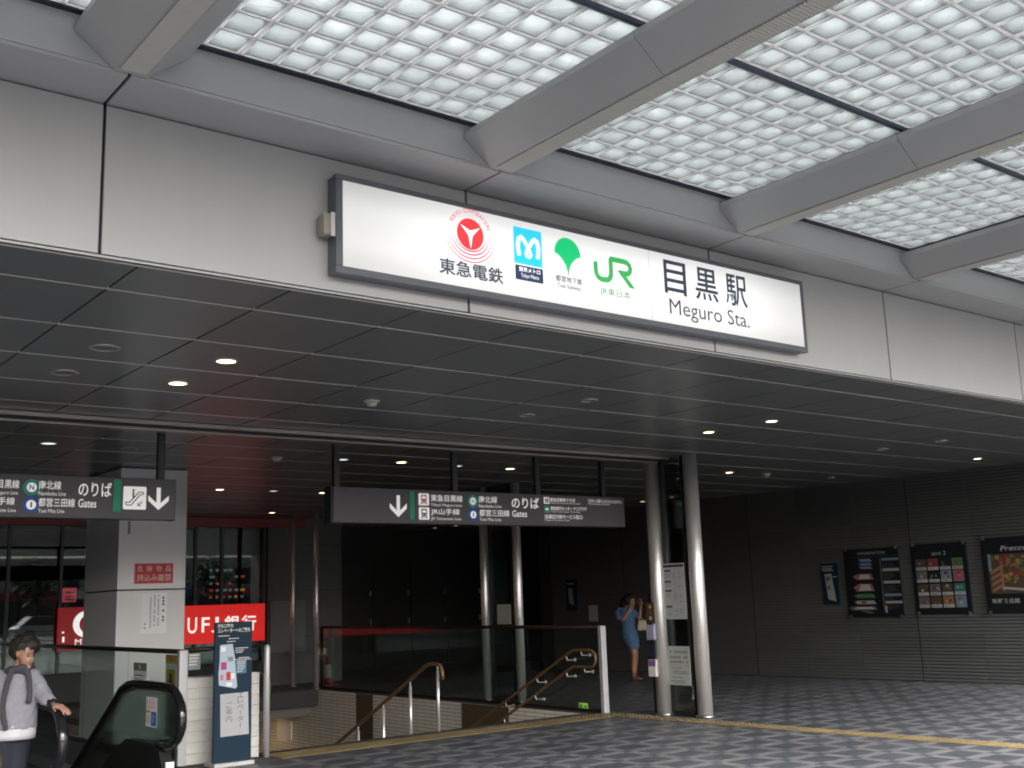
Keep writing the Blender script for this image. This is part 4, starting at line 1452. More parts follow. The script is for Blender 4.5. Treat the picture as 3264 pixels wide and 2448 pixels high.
# ================================================================== RAILINGS AND HANDRAILS
def rail_y(name, label, x, y0, y1, first_post, step=1.6, group='glass railings round the stair openings'):
    t = thing(name, label, 'railing', (x, y0, 0), group)
    y = y0 + .07
    while y < y1 - .1:
        ye = min(y + step, y1)
        b = NB(); box(b, x - .006, x + .006, y, ye - .008, .03, 1.135); obj('glass_pane', b, M['rail_glass'], t)
        y = ye
    b = NB(); tube(b, [(x, y0 + .03, 1.158), (x, y1, 1.158)], .026, 14); obj('top_rail', b, M['bronze'], t)
    b = NB(); box(b, x - .02, x + .02, y0 + .06, y1, .002, .045); obj('shoe', b, M['bronze'], t)
    b = NB(); box(b, x - .045, x + .05, y0 - .02, y0 + .05, .002, 1.175); obj('post', b, M['postpaint'], t, bevel=.008)
    b = NB(); tube(b, [(x, y1 + .03, .002), (x, y1 + .03, 1.158)], .03, 14); obj('post', b, M['bronze'], t)
    return t


rail_y('stair_railing', 'long glass railing with dark top rail along the right of the stairs', 10.63, 11.66, 19.75, True)
rail_y('escalator_railing', 'glass railing running back beside the near escalator', 4.60, 11.60, 19.6, True)

t = thing('short_railing', 'short glass railing over the white tiled wall behind the navy board', 'railing', (5.05, 11.63, .89), 'glass railings round the stair openings')
b = NB(); box(b, 4.66, 5.46, 11.624, 11.636, .895, 1.15); obj('glass_pane', b, M['rail_glass'], t)
b = NB(); tube(b, [(4.63, 11.63, 1.172), (5.49, 11.63, 1.172)], .022, 14); obj('top_rail', b, M['bronze'], t)
b = NB(); tube(b, [(5.51, 11.50, .002), (5.51, 11.50, 1.16), (5.51, 11.50, 1.178), (5.51, 11.50, 1.186)], [.034, .034, .026, .008], 20); obj('post', b, M['postpaint'], t)
b = NB(); box(b, 4.668, 4.80, 11.617, 11.623, .965, 1.135); o = obj('sticker', b, mat('frosted_sticker', (.30, .33, .33), .4), t)
p = Print(t, (0, 11.617, 0), (1, 0, 0))
for k in range(4):
    p.rect(4.672, 4.785 - .01 * k, 1.108 - .032 * k, 1.122 - .032 * k, M['white'], 'sticker_lines')
p.done()
t = thing('divider_wall', 'low white tiled wall between stairs and escalator', 'wall', (5.07, 11.63, 0))
b = NB(); box(b, 4.655, 5.475, 11.612, 11.70, .002, .884); obj('wall_core', b, M['grout'], t)
tl = NB(); box(tl, -.1345, .1345, -.006, .006, -.0535, .0535)
bmesh.ops.bevel(tl, geom=tl.edges[:], offset=.003, segments=1, affect='EDGES')
tl_me = mesh('wall_tile', tl, M['whitetile'])
for r in range(8):
    for c in range(3):
        inst('wall_tile', tl_me, t, (4.79 + .273 * c, 11.607 + random.uniform(0, .0015), .058 + .110 * r))
b = NB(); box(b, 4.65, 5.48, 11.598, 11.71, .885, .894); obj('coping', b, M['alu'], t)
b = NB(); box(b, 5.20, 5.30, 11.585, 11.60, .745, .80); obj('bracket', b, M['black'], t)

SL = -.485
def slope_pts(x, y0, z0, y1, n=8):
    return [(x, y0 + (y1 - y0) * k / n, z0 + (y1 - y0) * k / n * SL) for k in range(n + 1)]


hr = thing('centre_handrail', 'varnished wooden handrail on steel posts going down mid stairs', 'handrail', (8.0, 11.86, 0), 'wooden handrails of the stairs')
b = NB(); tube(b, [(8, 11.748, .635), (8, 11.757, .70), (8, 11.775, .765), (8, 11.815, .802), (8, 11.87, .812), (8, 12.00, .812)] + slope_pts(8, 12.09, .80, 18.5), .024, 14); obj('rail', b, M['wood'], hr)
for y in (11.862, 12.5, 13.17, 13.84, 14.5, 15.15, 15.8):
    zt_ = .812 if y < 12 else .80 + (y - 12.09) * SL
    zb2 = .004 if y < 11.9 else -.155 * (int((y - 11.9) / .32) + 1)
    b = NB(); tube(b, [(8, y, zb2), (8, y, zt_ - .075)], .021, 16); tube(b, [(8, y, zt_ - .075), (8, y, zt_ - .02)], .009, 8); obj('post', b, M['steel'], hr)
hw_ = thing('wall_handrail', 'double wooden handrail with looped end along the right stair railing', 'handrail', (10.45, 11.7, .7), 'wooden handrails of the stairs')
X = 10.46
lp = [(X, 11.75 - .115 * math.sin(R(a)), .737 + .112 * math.cos(R(a))) for a in range(0, 181, 20)]
b = NB(); tube(b, slope_pts(X, 12.11, .845, 18.5)[::-1] + [(X, 11.98, .849)] + lp + [(X, 11.98, .625)] + slope_pts(X, 12.12, .62, 18.5), .020, 12); obj('rail', b, M['wood'], hw_)
for y, z in ((11.93, .849), (12.25, .777), (12.93, .447), (13.7, .074), (11.88, .625), (12.26, .552), (12.98, .203), (13.75, -.17)):
    b = NB(); tube(b, [(X, y, z - .018), (X + .01, y, z - .07), (X + .16, y, z - .075)], .009, 8); tube(b, [(X + .145, y, z - .075), (X + .162, y, z - .075)], .026, 12); obj('bracket', b, M['steel'], hw_)
X = 5.62
hl = thing('looped_handrail', 'looped wooden handrail end just behind the rounded steel post', 'handrail', (X, 11.75, .7), 'wooden handrails of the stairs')
lp = [(X, 11.78 - .115 * math.sin(R(a)), .737 + .112 * math.cos(R(a))) for a in range(0, 181, 20)]
b = NB(); tube(b, slope_pts(X, 12.12, .845, 18.5)[::-1] + [(X, 12.0, .849)] + lp + [(X, 12.0, .625)] + slope_pts(X, 12.12, .62, 18.5), .020, 12); obj('rail', b, M['wood'], hl)

t = thing('exit_sticker', 'small luminous green exit sticker low on the stair railing glass', 'exit sign', (10.615, 12.11, .02))
b = NB(); box(b, 10.615, 10.620, 12.02, 12.205, .022, .116); obj('plate', b, M['exitgreen'], t)
p = Print(t, (10.615, 0, 0), (0, -1, 0))
p.band([(-12.10, .068), (-12.04, .068)], .012, M['ink'], 'arrow'); p.poly([(-12.065, .09), (-12.065, .046), (-12.03, .068)], M['ink'], 'arrow', .0025)
p.rect(-12.19, -12.13, .045, .095, M['green'], 'figure'); p.done()

# ================================================================== NAVY GUIDE BOARD
bd = thing('guide_board', 'tall navy standing board with a map and white paper beside the stairs', 'sign board', (4.98, 11.22, 0))
b = NB(); box(b, 4.78, 5.195, 11.20, 11.235, .042, 1.45); obj('panel', b, M['board'], bd, bevel=.004)
b = NB(); box(b, 4.77, 5.205, 11.14, 11.42, .002, .041); obj('foot', b, mat('pale_base', (.5, .5, .5), .5), bd, bevel=.004)
p = Print(bd, (0, 11.20, 0), (1, 0, 0))
BX = lambda x: 4.785 + (x - 340) * .40 / 318
BZ = lambda y: 1.4527 - (y - 372) * .001128
p.text('改札口案内', BX(360), BX(492), BZ(425), BZ(390), M['white'], 'lettering', .002, .015)
p.text('エレベーターへのご案内', BX(360), BX(642), BZ(470), BZ(430), M['white'], 'lettering', .002, .015)
random.seed(8)
for x0_, x1_, y_ in ((365, 465, 495), (455, 545, 522), (440, 515, 548), (515, 630, 612), (512, 590, 632), (520, 580, 650), (500, 655, 715), (545, 640, 700), (530, 612, 735), (530, 605, 752), (535, 600, 770), (533, 606, 788), (536, 590, 805), (535, 580, 825)):
    x_ = x0_
    while x_ < x1_:
        e_ = x_ + random.uniform(8, 20)
        p.rect(BX(x_), BX(min(e_, x1_)), BZ(y_ + 7), BZ(y_), M['white'], 'text_marks'); x_ = e_ + 4
p.poly([(BX(x_), BZ(y_)) for x_, y_ in ((380, 580), (490, 573), (512, 700), (520, 800), (535, 960), (520, 978), (375, 940), (370, 830), (378, 720))], mat('pale_map', (.42, .52, .62), .5), 'map')
p.rect(BX(525), BX(615), BZ(845), BZ(725), mat('map_blue', (.06, .16, .26), .5), 'map_key', .001)
for q, m in (((390, 440, 735, 803), 'mag'), ((437, 475, 825, 900), 'red'), ((385, 412, 845, 895), 'pink'), ((450, 495, 690, 730), 'grey'), ((385, 430, 595, 640), 'white'), ((440, 490, 920, 955), 'white'), ((480, 510, 840, 890), 'white')):
    mm_ = mat('magenta_print', (.46, .03, .22), .5) if m == 'mag' else M[m]
    p.rect(BX(q[0]), BX(q[1]), BZ(q[3]), BZ(q[2]), mm_, 'map_zone', .003)
p.done()
pa = thing('taped_paper', 'white paper with vertical elevator directions taped to the navy board', 'paper', (5.0, 11.195, .3))
b = NB(); v = [b.verts.new(q) for q in ((4.852, 11.194, .297), (5.165, 11.194, .300), (5.15, 11.193, .727), (4.842, 11.193, .722))]; b.faces.new(v)
bmesh.ops.solidify(b, geom=b.faces[:], thickness=-.002)
obj('sheet', b, M['paper'], pa)
p = Print(pa, (0, 11.1925, 0), (1, 0, 0))
for txt, x0_, x1_, ya, yb in (('エレベータ', 537, 590, 1015, 1290), ('ご案内', 437, 492, 1092, 1275)):
    # vertical writing, one character under the other
    n = len(txt) + (1 if len(txt) > 3 else 0)
    st2 = (yb - ya) / len(txt) if n == len(txt) else (1330 - 1015) / 6
    for k, chx in enumerate(txt):
        y_ = ya + st2 * k
        if chx == 'ー':
            p.band([(BX((x0_ + x1_) / 2), BZ(y_ + 4)), (BX((x0_ + x1_) / 2 + 1), BZ(y_ + st2 - 8))], .006, M['grey'], 'lettering')
        else:
            p.text(chx, BX(x0_), BX(x1_), BZ(y_ + st2 - 7), BZ(y_), M['grey'], 'lettering', .002, .0)
    if n > len(txt):
        p.band([(BX(565), BZ(1282)), (BX(563), BZ(1328))], .006, M['grey'], 'lettering')
p.done()

# ================================================================== ESCALATORS
def escalator(label, xl, xr_, dl=0.0):
    t = thing('escalator', label, 'escalator', ((xl + xr_) / 2, 10.2, 0))
    s = -.608
    Y0 = 11.25

    def zh(y):
        return .915 if y < Y0 else .915 + (y - Y0) * s
    for x in (xl, xr_):
        path = [(x, 17.5, zh(17.5))] + [(x, y, zh(y)) for y in (15, 13, 12, 11.6)] + [(x, 11.40, .838), (x, 11.22, .892), (x, 11.02, .912), (x, 10.8, .915), (x, 10.4, .915), (x, 10.22, .912)]
        path += [(x, 10.22 - .40 * math.sin(R(a)), .645 + .267 * math.cos(R(a))) for a in range(15, 166, 15)] + [(x, 10.22, .378), (x, 10.42, .375)]
        b = NB()
        # handrail: a flat oval belt swept along the path
        rings = []
        for i, q in enumerate(path):
            a_, c_ = Vector(path[max(i - 1, 0)]), Vector(path[min(i + 1, len(path) - 1)])
            d_ = (c_ - a_).normalized()
            n_ = Vector((0, -d_.z, d_.y))
            rings.append([Vector(q) + Vector((1, 0, 0)) * .041 * math.cos(2 * math.pi * k / 12) + n_ * .034 * math.sin(2 * math.pi * k / 12) for k in range(12)])
        loft(b, rings)
        off = Vector((0, dl, 0)) if x == xl else Vector((0, 0, 0))
        bmesh.ops.translate(b, verts=b.verts[:], vec=off)
        obj('handrail', b, M['rubber'], t)
        # glass balustrade
        inner = [(17.5, zh(17.5) - .03)] + [(q[1], q[2] - .03) for q in path[1:11]] + [(10.22 - .365 * math.sin(R(a)), .645 + .235 * math.cos(R(a))) for a in range(15, 151, 15)]
        low = [(10.45, .33), (11.3, .33), (17.5, .33 + (17.5 - 11.3) * s)]
        b = NB(); prism(b, inner + low, 'x', x - .006, x + .006); bmesh.ops.translate(b, verts=b.verts[:], vec=off); obj('balustrade', b, M['esc_glass'], t)
        b = NB()
        prism(b, [(10.12, .02), (10.13, .20), (10.22, .345), (10.45, .40), (11.1, .39), (11.45, .26), (17.5, .26 + 6.05 * s), (17.5, -4.1), (11.05, -.4), (11.05, .02)], 'x', x - .055, x + .055)
        bmesh.ops.translate(b, verts=b.verts[:], vec=off); obj('skirt', b, M['black'], t, bevel=.006)
        b = NB()
        tube(b, [(x, y, zh(y) - .045) for y in (17.5, 13, 11.7)] + [(x, 11.40, .79), (x, 11.02, .868), (x, 10.4, .87), (x, 10.22, .868)] + [(x, 10.22 - .355 * math.sin(R(a)), .645 + .222 * math.cos(R(a))) for a in range(20, 161, 20)], .012, 8)
        bmesh.ops.translate(b, verts=b.verts[:], vec=off); obj('handrail_guide', b, M['alu'], t)
    b = NB(); box(b, xl + .06, xr_ - .06, 9.75, 11.0, -.005, .004); o = obj('comb_plate', b, M['alu'], t)
    b = NB()
    for k in range(20):
        yk = 9.8 + .06 * k
        box(b, xl + .065, xr_ - .065, yk, yk + .02, .0045, .007)
    obj('plate_rib', b, M['track'], o)
    sb2 = NB()
    box(sb2, xl + .06, xr_ - .06, 0, .40, -.24, 0)
    for k in range(26):
        xx = xl + .075 + k * (xr_ - xl - .15) / 26
        box(sb2, xx, xx + .014, .003, .397, .0005, .008)
    sm = mesh('escalator_step', sb2, M['track'])
    z = -.02
    for k in range(15):
        inst('escalator_step', sm, t, (0, 11.02 + .40 * k, z))
        z -= 0 if k < 1 else (.12 if k == 1 else .2432)
    return t


e1_ = escalator('escalator with black looped handrails and glass sides going down at bottom left', 2.62, 3.90, -.90)
b = NB(); box(b, 3.86, 3.94, 10.08, 10.115, .03, .26)
t = tag(obj('control_plate', b, M['steel'], bevel=.006), 'small shiny control plate at the foot of the near escalator', 'control panel')
# stickers on the balustrade glass
t = thing('safety_sticker', 'white sticker with red figures and blue square on escalator glass', 'sticker', (3.89, 10.4, .55))
XS = 3.893
b = NB(); box(b, XS - .001, XS, 10.42, 10.70, .53, .80); obj('sheet', b, M['paper'], t)
p = Print(t, (XS - .001, 0, 0), (0, -1, 0))
for r in range(2):
    for c in range(4):
        x_, z_ = -10.675 + .062 * c, .70 + .045 * r
        p.disc(x_ + .012, z_ + .024, .008, M['pink'], 'figures', .002, n=8); p.rect(x_ + .004, x_ + .02, z_ - .008, z_ + .016, M['pink'], 'figures')
p.rect(-10.69, -10.58, .655, .68, M['yellow'], 'yellow_bar'); p.rect(-10.56, -10.43, .545, .67, M['blue'], 'blue_square'); p.rect(-10.52, -10.48, .57, .65, M['skyblue'], 'blue_square_figure', .003)
p.rect(-10.68, -10.59, .56, .64, M['offwhite'], 'text_block')
p.done()
t = thing('caution_panel', 'yellow and white caution panel behind the escalator railing glass', 'sign', (4.66, 12.0, .5))
b = NB(); box(b, 4.66, 4.672, 11.90, 12.25, .25, 1.115); obj('panel', b, M['paper'], t)
p = Print(t, (4.66, 0, 0), (0, -1, 0))
p.rect(-12.245, -11.905, 1.02, 1.11, M['yellow'], 'yellow_band'); p.rect(-12.12, -12.04, 1.045, 1.085, M['orange'], 'mark', .003)
p.rect(-12.20, -11.97, .70, .96, M['yellow'], 'yellow_square'); p.poly([(-12.15, .74), (-12.03, .74), (-12.06, .92), (-12.12, .92)], M['ink'], 'figure', .003)
p.done()
t = thing('grey_sticker', 'grey headed white sticker on glass under the white column', 'sticker', (4.60, 12.9, .9))
b = NB(); box(b, 4.588, 4.592, 12.62, 13.05, .70, 1.02); obj('sheet', b, M['paper'], t)
p = Print(t, (4.588, 0, 0), (0, -1, 0))
p.rect(-13.045, -12.625, .93, 1.015, M['grey'], 'heading'); p.disc(-12.84, .972, .03, M['offwhite'], 'mark', .003, n=12)
for k in range(4):
    p.rect(-13.0, -12.72, .87 - .045 * k, .885 - .045 * k, M['grey'], 'text_lines')
p.done()

# ================================================================== BANK SIGN
bs_ = thing('bank_sign', 'lit red bank sign with white characters behind the glass front', 'sign', (8, 21.4, .9))
redm = emat('lit_red_panel', (.92, .022, .018), .13)
dred = emat('dim_red_panel', (.40, .012, .018), .08)
b = NB(); box(b, 7.0, 10.17, 21.345, 21.42, .92, 1.66); obj('red_face', b, redm, bs_)
b = NB(); box(b, 6.10, 6.99, 21.345, 21.42, .92, 1.70); obj('dim_face', b, dred, bs_)
p = Print(bs_, (0, 21.345, 0), (1, 0, 0))
wl = emat('lit_white_letter', (1, .98, .92), .20)
lx, lz = 6.60, 1.39
p.disc(lx, lz, .24, wl, 'round_logo', .003, n=36); p.disc(lx + .05, lz, .175, dred, 'round_logo_inner', .005, n=32); p.disc(lx + .08, lz, .10, wl, 'round_logo_core', .007, n=28)
p.text('MUFG', 6.41, 6.87, 1.02, 1.13, wl, 'logo_lettering', .003, .02)
p.rect(6.17, 6.21, 1.24, 1.27, wl, 'small_marks'); p.rect(6.18, 6.22, 1.08, 1.18, wl, 'small_marks')
for chx, a, c in (('三', 7.15, 7.42), ('菱', 7.48, 7.78), ('東', 7.83, 8.13), ('京', 8.18, 8.47)):
    p.text(chx, a, c, 1.13, 1.43, wl, 'lettering', .003, .015)
p.text('U', 8.54, 8.73, 1.125, 1.43, wl, 'lettering', .003, .012); p.text('F', 8.825, 8.99, 1.135, 1.425, wl, 'lettering', .003, .012); p.text('J', 9.03, 9.18, 1.125, 1.425, wl, 'lettering', .003, .012)
p.text('銀', 9.30, 9.62, 1.12, 1.44, wl, 'lettering', .003, .02); p.text('行', 9.66, 9.98, 1.12, 1.44, wl, 'lettering', .003, .02)
p.done()
t = thing('cube_sign', 'small lit pink cube sign hanging inside the bank', 'sign', (6.36, 21.7, 1.8))
b = NB(); box(b, 6.24, 6.48, 21.6, 21.8, 1.80, 2.06); obj('cube', b, emat('lit_pink', (.95, .10, .13), .2), t, bevel=.01)
b = NB(); tube(b, [(6.36, 21.7, 2.06), (6.36, 21.7, 3.2)], .008, 6); obj('hanger', b, M['black'], t)
p = Print(t, (0, 21.599, 0), (1, 0, 0))
for z in (1.98, 1.90, 1.85):
    p.rect(6.28, 6.44, z - .02, z + .015, dred, 'marks')
p.done()

# things inside the bank seen through its glass
t = thing('rate_display', 'dark display board with glowing orange figures inside the bank', 'display', (9.9, 22.6, 1.9))
b = NB(); box(b, 9.45, 10.35, 22.6, 22.66, 1.70, 2.45); obj('case', b, M['black'], t)
p = Print(t, (0, 22.6, 0), (1, 0, 0))
random.seed(4)
am, wm_, rm = emat('amber_digits', (1, .45, .05), .18), emat('white_digits', (.8, .85, .9), .06), emat('red_digits', (1, .08, .05), .16)
for r in range(5):
    for c in range(6):
        if random.random() < .75:
            p.rect(9.5 + .14 * c, 9.5 + .14 * c + random.uniform(.05, .12), 2.36 - .14 * r, 2.36 - .14 * r + .05, random.choice([am, wm_, wm_, rm, am] if c > 3 else [wm_, wm_, rm]), 'digits')
p.done()
t = thing('teller_machine', 'row of pale machines standing dimly inside the bank', 'cash machine', (4.2, 23.0, 0), 'machines in the bank')
for nm, q, m in (('body', (4.0, 4.7, 23.0, 23.6, .0, 1.25), 'concrete'), ('screen', (4.1, 4.6, 22.99, 23.0, .85, 1.15), 'skyblue'), ('hood', (4.0, 4.7, 23.2, 23.6, 1.26, 1.9), 'greenpanel')):
    b = NB(); box(b, *q); obj(nm, b, M[m], t, bevel=.02 if nm != 'screen' else 0)
for k in range(1, 3):
    copy_thing(t, (4.2 + .95 * k, 23.0, 0), ['', 'pale machine just left of the red bank sign', 'pale machine partly behind the red bank sign'][k])
t['label'] = 'pale machine nearest the left photo edge inside the bank'

# ================================================================== CEILING LAMPS
def downlight(kind, r):
    t = thing('downlight', 'x', 'ceiling lamp', (0, 0, ZC), 'round lamps in the dark ceiling')
    b = NB()
    n = 28
    prof = [(r, -.001), (r, -.008), (r - .006, -.011), (r - .016, -.010), (r - .018, .008)]
    rg = [[b.verts.new((q * math.cos(2 * math.pi * k / n), q * math.sin(2 * math.pi * k / n), ZC + z)) for k in range(n)] for q, z in prof]
    for A_, B2 in zip(rg, rg[1:]):
        for k in range(n):
            b.faces.new((A_[k], A_[(k + 1) % n], B2[(k + 1) % n], B2[k])).smooth = True
    obj('trim_ring', b, M['trimring'], t)
    b = NB(); b.faces.new([b.verts.new(((r - .015) * math.cos(-2 * math.pi * k / n), (r - .015) * math.sin(-2 * math.pi * k / n), ZC - .004)) for k in range(n)])
    obj('lens', b, M[kind], t)
    return t


lamps = [
    ('lampoff', .105, 2.42, 7.655, 'unlit ring lamp at far left of the ceiling, nearer of two'),
    ('lampoff', .105, 2.43, 8.62, 'unlit ring lamp at far left of the ceiling, farther of two'),
    ('lampon', .088, 3.32, 7.66, 'glowing lamp below the left part of the fascia, nearer of two'),
    ('lampon', .088, 3.325, 8.625, 'glowing lamp below the left part of the fascia, farther of two'),
    ('lampoff', .085, 6.95, 8.60, 'unlit ring lamp below the station sign, farther of two'),
    ('lampoff', .085, 6.955, 7.655, 'unlit ring lamp below the station sign, nearer of two'),
    ('lampon', .080, 9.66, 8.60, 'glowing lamp right of the front pillars, farther of two'),
    ('lampon', .080, 9.685, 7.70, 'glowing lamp right of the front pillars, nearer of two'),
    ('lampoff', .085, 13.19, 8.66, 'faint unlit lamp above the wall posters, farther of two'),
    ('lampoff', .085, 13.215, 7.78, 'faint unlit lamp above the wall posters, nearer of two'),
    ('lampon', .078, 15.68, 8.69, 'glowing lamp at far right close to the ribbed wall'),
    ('lampon', .078, 13.33, 11.50, 'glowing lamp behind the right front pillar'),
    ('lampoff', .075, 15.82, 11.41, 'faint unlit lamp near the top of the ribbed wall'),
    ('lampwhite', .095, 3.365, 12.41, 'whitish lamp behind the track at far left'),
    ('lampoff', .09, 4.25, 12.46, 'dark lamp above the white column'),
    ('lampwhite', .09, 6.97, 12.405, 'first whitish lamp from left in the row above the middle guide sign'),
    ('lampon', .085, 7.83, 12.365, 'first warm lamp from left in the row above the middle guide sign'),
    ('lampwhite', .085, 8.775, 12.42, 'second whitish lamp in the row above the middle guide sign'),
    ('lampon', .085, 9.685, 12.405, 'second warm lamp in the row above the middle guide sign'),
    ('lampon', .085, 7.02, 16.365, 'warm lamp over the bank, right of the white column'),
    ('lampwhite', .085, 7.90, 16.305, 'whitish lamp over the bank, between two warm ones'),
    ('lampon', .085, 8.80, 16.33, 'warm lamp just left of the middle guide sign end'),
    ('lampon', .085, 9.75, 20.175, 'warm lamp lowest in view, close to the red band'),
    ('lampdeep', .08, 15.86, 23.5, 'amber lamp in the dark recess, left of two'),
    ('lampdeep', .08, 15.93, 22.68, 'amber lamp in the dark recess, right of two'),
    ('lampdeep', .08, 15.80, 15.94, 'amber lamp seen just left of the front pillars'),
    ('lampdeep', .08, 15.63, 14.98, 'amber lamp seen between the two front pillars'),
]
lp_ = {}
for kind, r, x, y, lab in lamps:
    if (kind, r) not in lp_:
        t = downlight(kind, r); t.location = (x, y, ZC); ROOT[t.name] = (x, y, ZC); lp_[(kind, r)] = t
        for c_ in kids(t):
            c_.data.transform(Matrix.Translation((0, 0, 0)))
        t['label'] = lab
    else:
        copy_thing(lp_[(kind, r)], (x, y, ZC), lab)


def detector(x, y, lab):
    t = thing('smoke_detector', lab, 'smoke detector', (x, y, ZC - .05), 'smoke detectors')
    b = NB(); tube(b, [(x, y, ZC - .001), (x, y, ZC - .018)], [.075, .07], 24); obj('base', b, M['offwhite'], t)
    b = NB(); tube(b, [(x, y, ZC - .019), (x, y, ZC - .045), (x, y, ZC - .055)], [.05, .045, .02], 24); obj('dome', b, M['offwhite'], t)


detector(5.14, 8.605, 'cream smoke detector below the left half of the station sign')
detector(6.13, 12.56, 'small smoke detector behind the track, right of the white column')
detector(14.10, 11.40, 'tiny smoke detector near the ribbed wall beyond the front pillars')

# cone with a placard near the far pillars
t = thing('traffic_cone', 'white and red traffic cone behind the far end of the stairs', 'cone', (11.05, 20.3, 0))
b = NB(); box(b, 10.90, 11.20, 20.15, 20.45, .001, .03); obj('base', b, M['redcone'], t, bevel=.008)
b = NB(); tube(b, [(11.05, 20.3, .031), (11.05, 20.3, .14)], [.095, .085], 20); tube(b, [(11.05, 20.3, .42), (11.05, 20.3, .56)], [.058, .028], 20); obj('red_band', b, M['redcone'], t)
b = NB(); tube(b, [(11.05, 20.3, .141), (11.05, 20.3, .419)], [.085, .058], 20); obj('white_band', b, M['soffit'], t)
t = thing('placard_stand', 'red and white placard on a thin pole by the far cone', 'sign', (11.02, 20.55, 0))
b = NB(); tube(b, [(11.02, 20.55, .02), (11.02, 20.55, .85)], .012, 8); obj('pole', b, M['alu'], t)
b = NB(); tube(b, [(11.02, 20.55, .001), (11.02, 20.55, .02)], .13, 20); obj('foot', b, M['black'], t)
b = NB(); box(b, 10.91, 11.13, 20.52, 20.535, .60, .845); o = obj('placard', b, M['offwhite'], t)
b = NB(); box(b, 10.912, 11.128, 20.512, 20.519, .73, .843); obj('red_heading', b, M['redcone'], t)

# ================================================================== PEOPLE
class Frame:
    """r = towards picture right, a = away from the viewer, u = up, round a person's standing point"""
    def __init__(s, x, y, k=1.0, lift=0.0):
        s.k, s.lift = k, lift
        az = math.atan2(x, y)
        s.o = Vector((x, y, 0)); s.R = Vector((math.cos(az), -math.sin(az), 0)); s.A = Vector((math.sin(az), math.cos(az), 0))

    def __call__(s, r, a, u):
        h = s.lift + s.k * u if u > .7 else u * (s.lift + s.k * .7) / .7
        return s.o + (s.R * r + s.A * a) * s.k + Vector((0, 0, h))


def ball(bm, F, c, rr, n=16, rotz=0.0, tilt=0.0):
    """ellipsoid with radii rr along (r, a, u)"""
    g = bmesh.ops.create_uvsphere(bm, u_segments=n, v_segments=max(8, n // 2), radius=1)
    ct, st_ = math.cos(tilt), math.sin(tilt)
    cz, sz = math.cos(rotz), math.sin(rotz)
    for v in g['verts']:
        x, y, z = v.co.x * rr[0], v.co.y * rr[1], v.co.z * rr[2]
        x, z = x * ct + z * st_, -x * st_ + z * ct
        x, y = x * cz - y * sz, x * sz + y * cz
        v.co = F(c[0] + x, c[1] + y, c[2] + z)


def limb(bm, F, pts, rs, n=12):
    P_ = [F(*q) for q in pts]
    rs = [q * F.k for q in rs]
    # smooth path
    out, ro = [], []
    for i in range(len(P_) - 1):
        p0, p1, p2, p3 = P_[max(i - 1, 0)], P_[i], P_[i + 1], P_[min(i + 2, len(P_) - 1)]
        for k in range(5):
            t = k / 5
            out.append(.5 * (2 * p1 + (p2 - p0) * t + (2 * p0 - 5 * p1 + 4 * p2 - p3) * t * t + (3 * p1 - p0 - 3 * p2 + p3) * t ** 3))
            ro.append(rs[i] * (1 - t) + rs[i + 1] * t)
    out.append(P_[-1]); ro.append(rs[-1])
    tube(bm, out, ro, n)
    for q, r_ in ((out[0], ro[0]), (out[-1], ro[-1])):
        g = bmesh.ops.create_uvsphere(bm, u_segments=12, v_segments=8, radius=r_)
        bmesh.ops.translate(bm, verts=g['verts'], vec=q)


def shells(bm, F, rings, n=24):
    """stack of ellipses (r, a, u, half width, half depth)"""
    loft(bm, [[F(c[0] + c[3] * math.cos(2 * math.pi * k / n), c[1] + c[4] * math.sin(2 * math.pi * k / n), c[2]) for k in range(n)] for c in rings])


def fused(name, bm, m, parent, voxel, smooth=4, noise=0.0):
    """union of overlapping closed shapes into one continuous skin"""
    base = Vector(ROOT[parent.name])
    bmesh.ops.translate(bm, verts=bm.verts[:], vec=-base)
    bmesh.ops.recalc_face_normals(bm, faces=bm.faces[:])
    me = bpy.data.meshes.new(name); bm.to_mesh(me); bm.free()
    o = bpy.data.objects.new(name, me); C.objects.link(o)
    md = o.modifiers.new('r', 'REMESH'); md.mode = 'VOXEL'; md.voxel_size = voxel; md.use_smooth_shade = True
    sm = o.modifiers.new('s', 'SMOOTH'); sm.iterations = smooth; sm.factor = .5
    if noise:
        tx = bpy.data.textures.new(name, 'CLOUDS'); tx.noise_scale = .05
        dm = o.modifiers.new('d', 'DISPLACE'); dm.texture = tx; dm.strength = noise
    bpy.context.view_layer.update()
    nm = bpy.data.meshes.new_from_object(o.evaluated_get(DG()))
    o.modifiers.clear(); o.data = nm
    bpy.data.meshes.remove(me)
    nm.materials.clear(); nm.materials.append(m)
    for f in nm.polygons:
        f.use_smooth = True
    o.parent = parent; ROOT[o.name] = ROOT[parent.name]
    return o


def hand(bm, F, w, d, side, spread, curl, s=1.0):
    """palm at wrist point w pointing along d, fingers fanned along `side`, curling along `curl`"""
    w, d, sd_, cu_ = Vector(w), Vector(d).normalized(), Vector(side).normalized(), Vector(curl).normalized()
    pc = w + d * .045 * s
    for t in (-.5, 0, .5):
        limb(bm, F, [w + sd_ * .016 * t, pc + sd_ * .045 * t * s + d * .03], [.019 * s, .017 * s], 8)
    for k, ln in enumerate((.060, .074, .078, .068)):
        t = (k - 1.5) / 3
        a = pc + d * .035 * s + sd_ * .058 * t * s
        e = d + sd_ * t * spread
        limb(bm, F, [a, a + e * ln * .45 * s + cu_ * .006, a + e * ln * .75 * s + cu_ * .022, a + e * ln * .95 * s + cu_ * .045], [.0095 * s, .0088 * s, .008 * s, .007 * s], 6)
    a = w + d * .03 * s - sd_ * .03 * s
    limb(bm, F, [a, a - sd_ * .03 * s + d * .025, a - sd_ * .035 * s + d * .055 + cu_ * .015], [.012 * s, .0105 * s, .009 * s], 6)


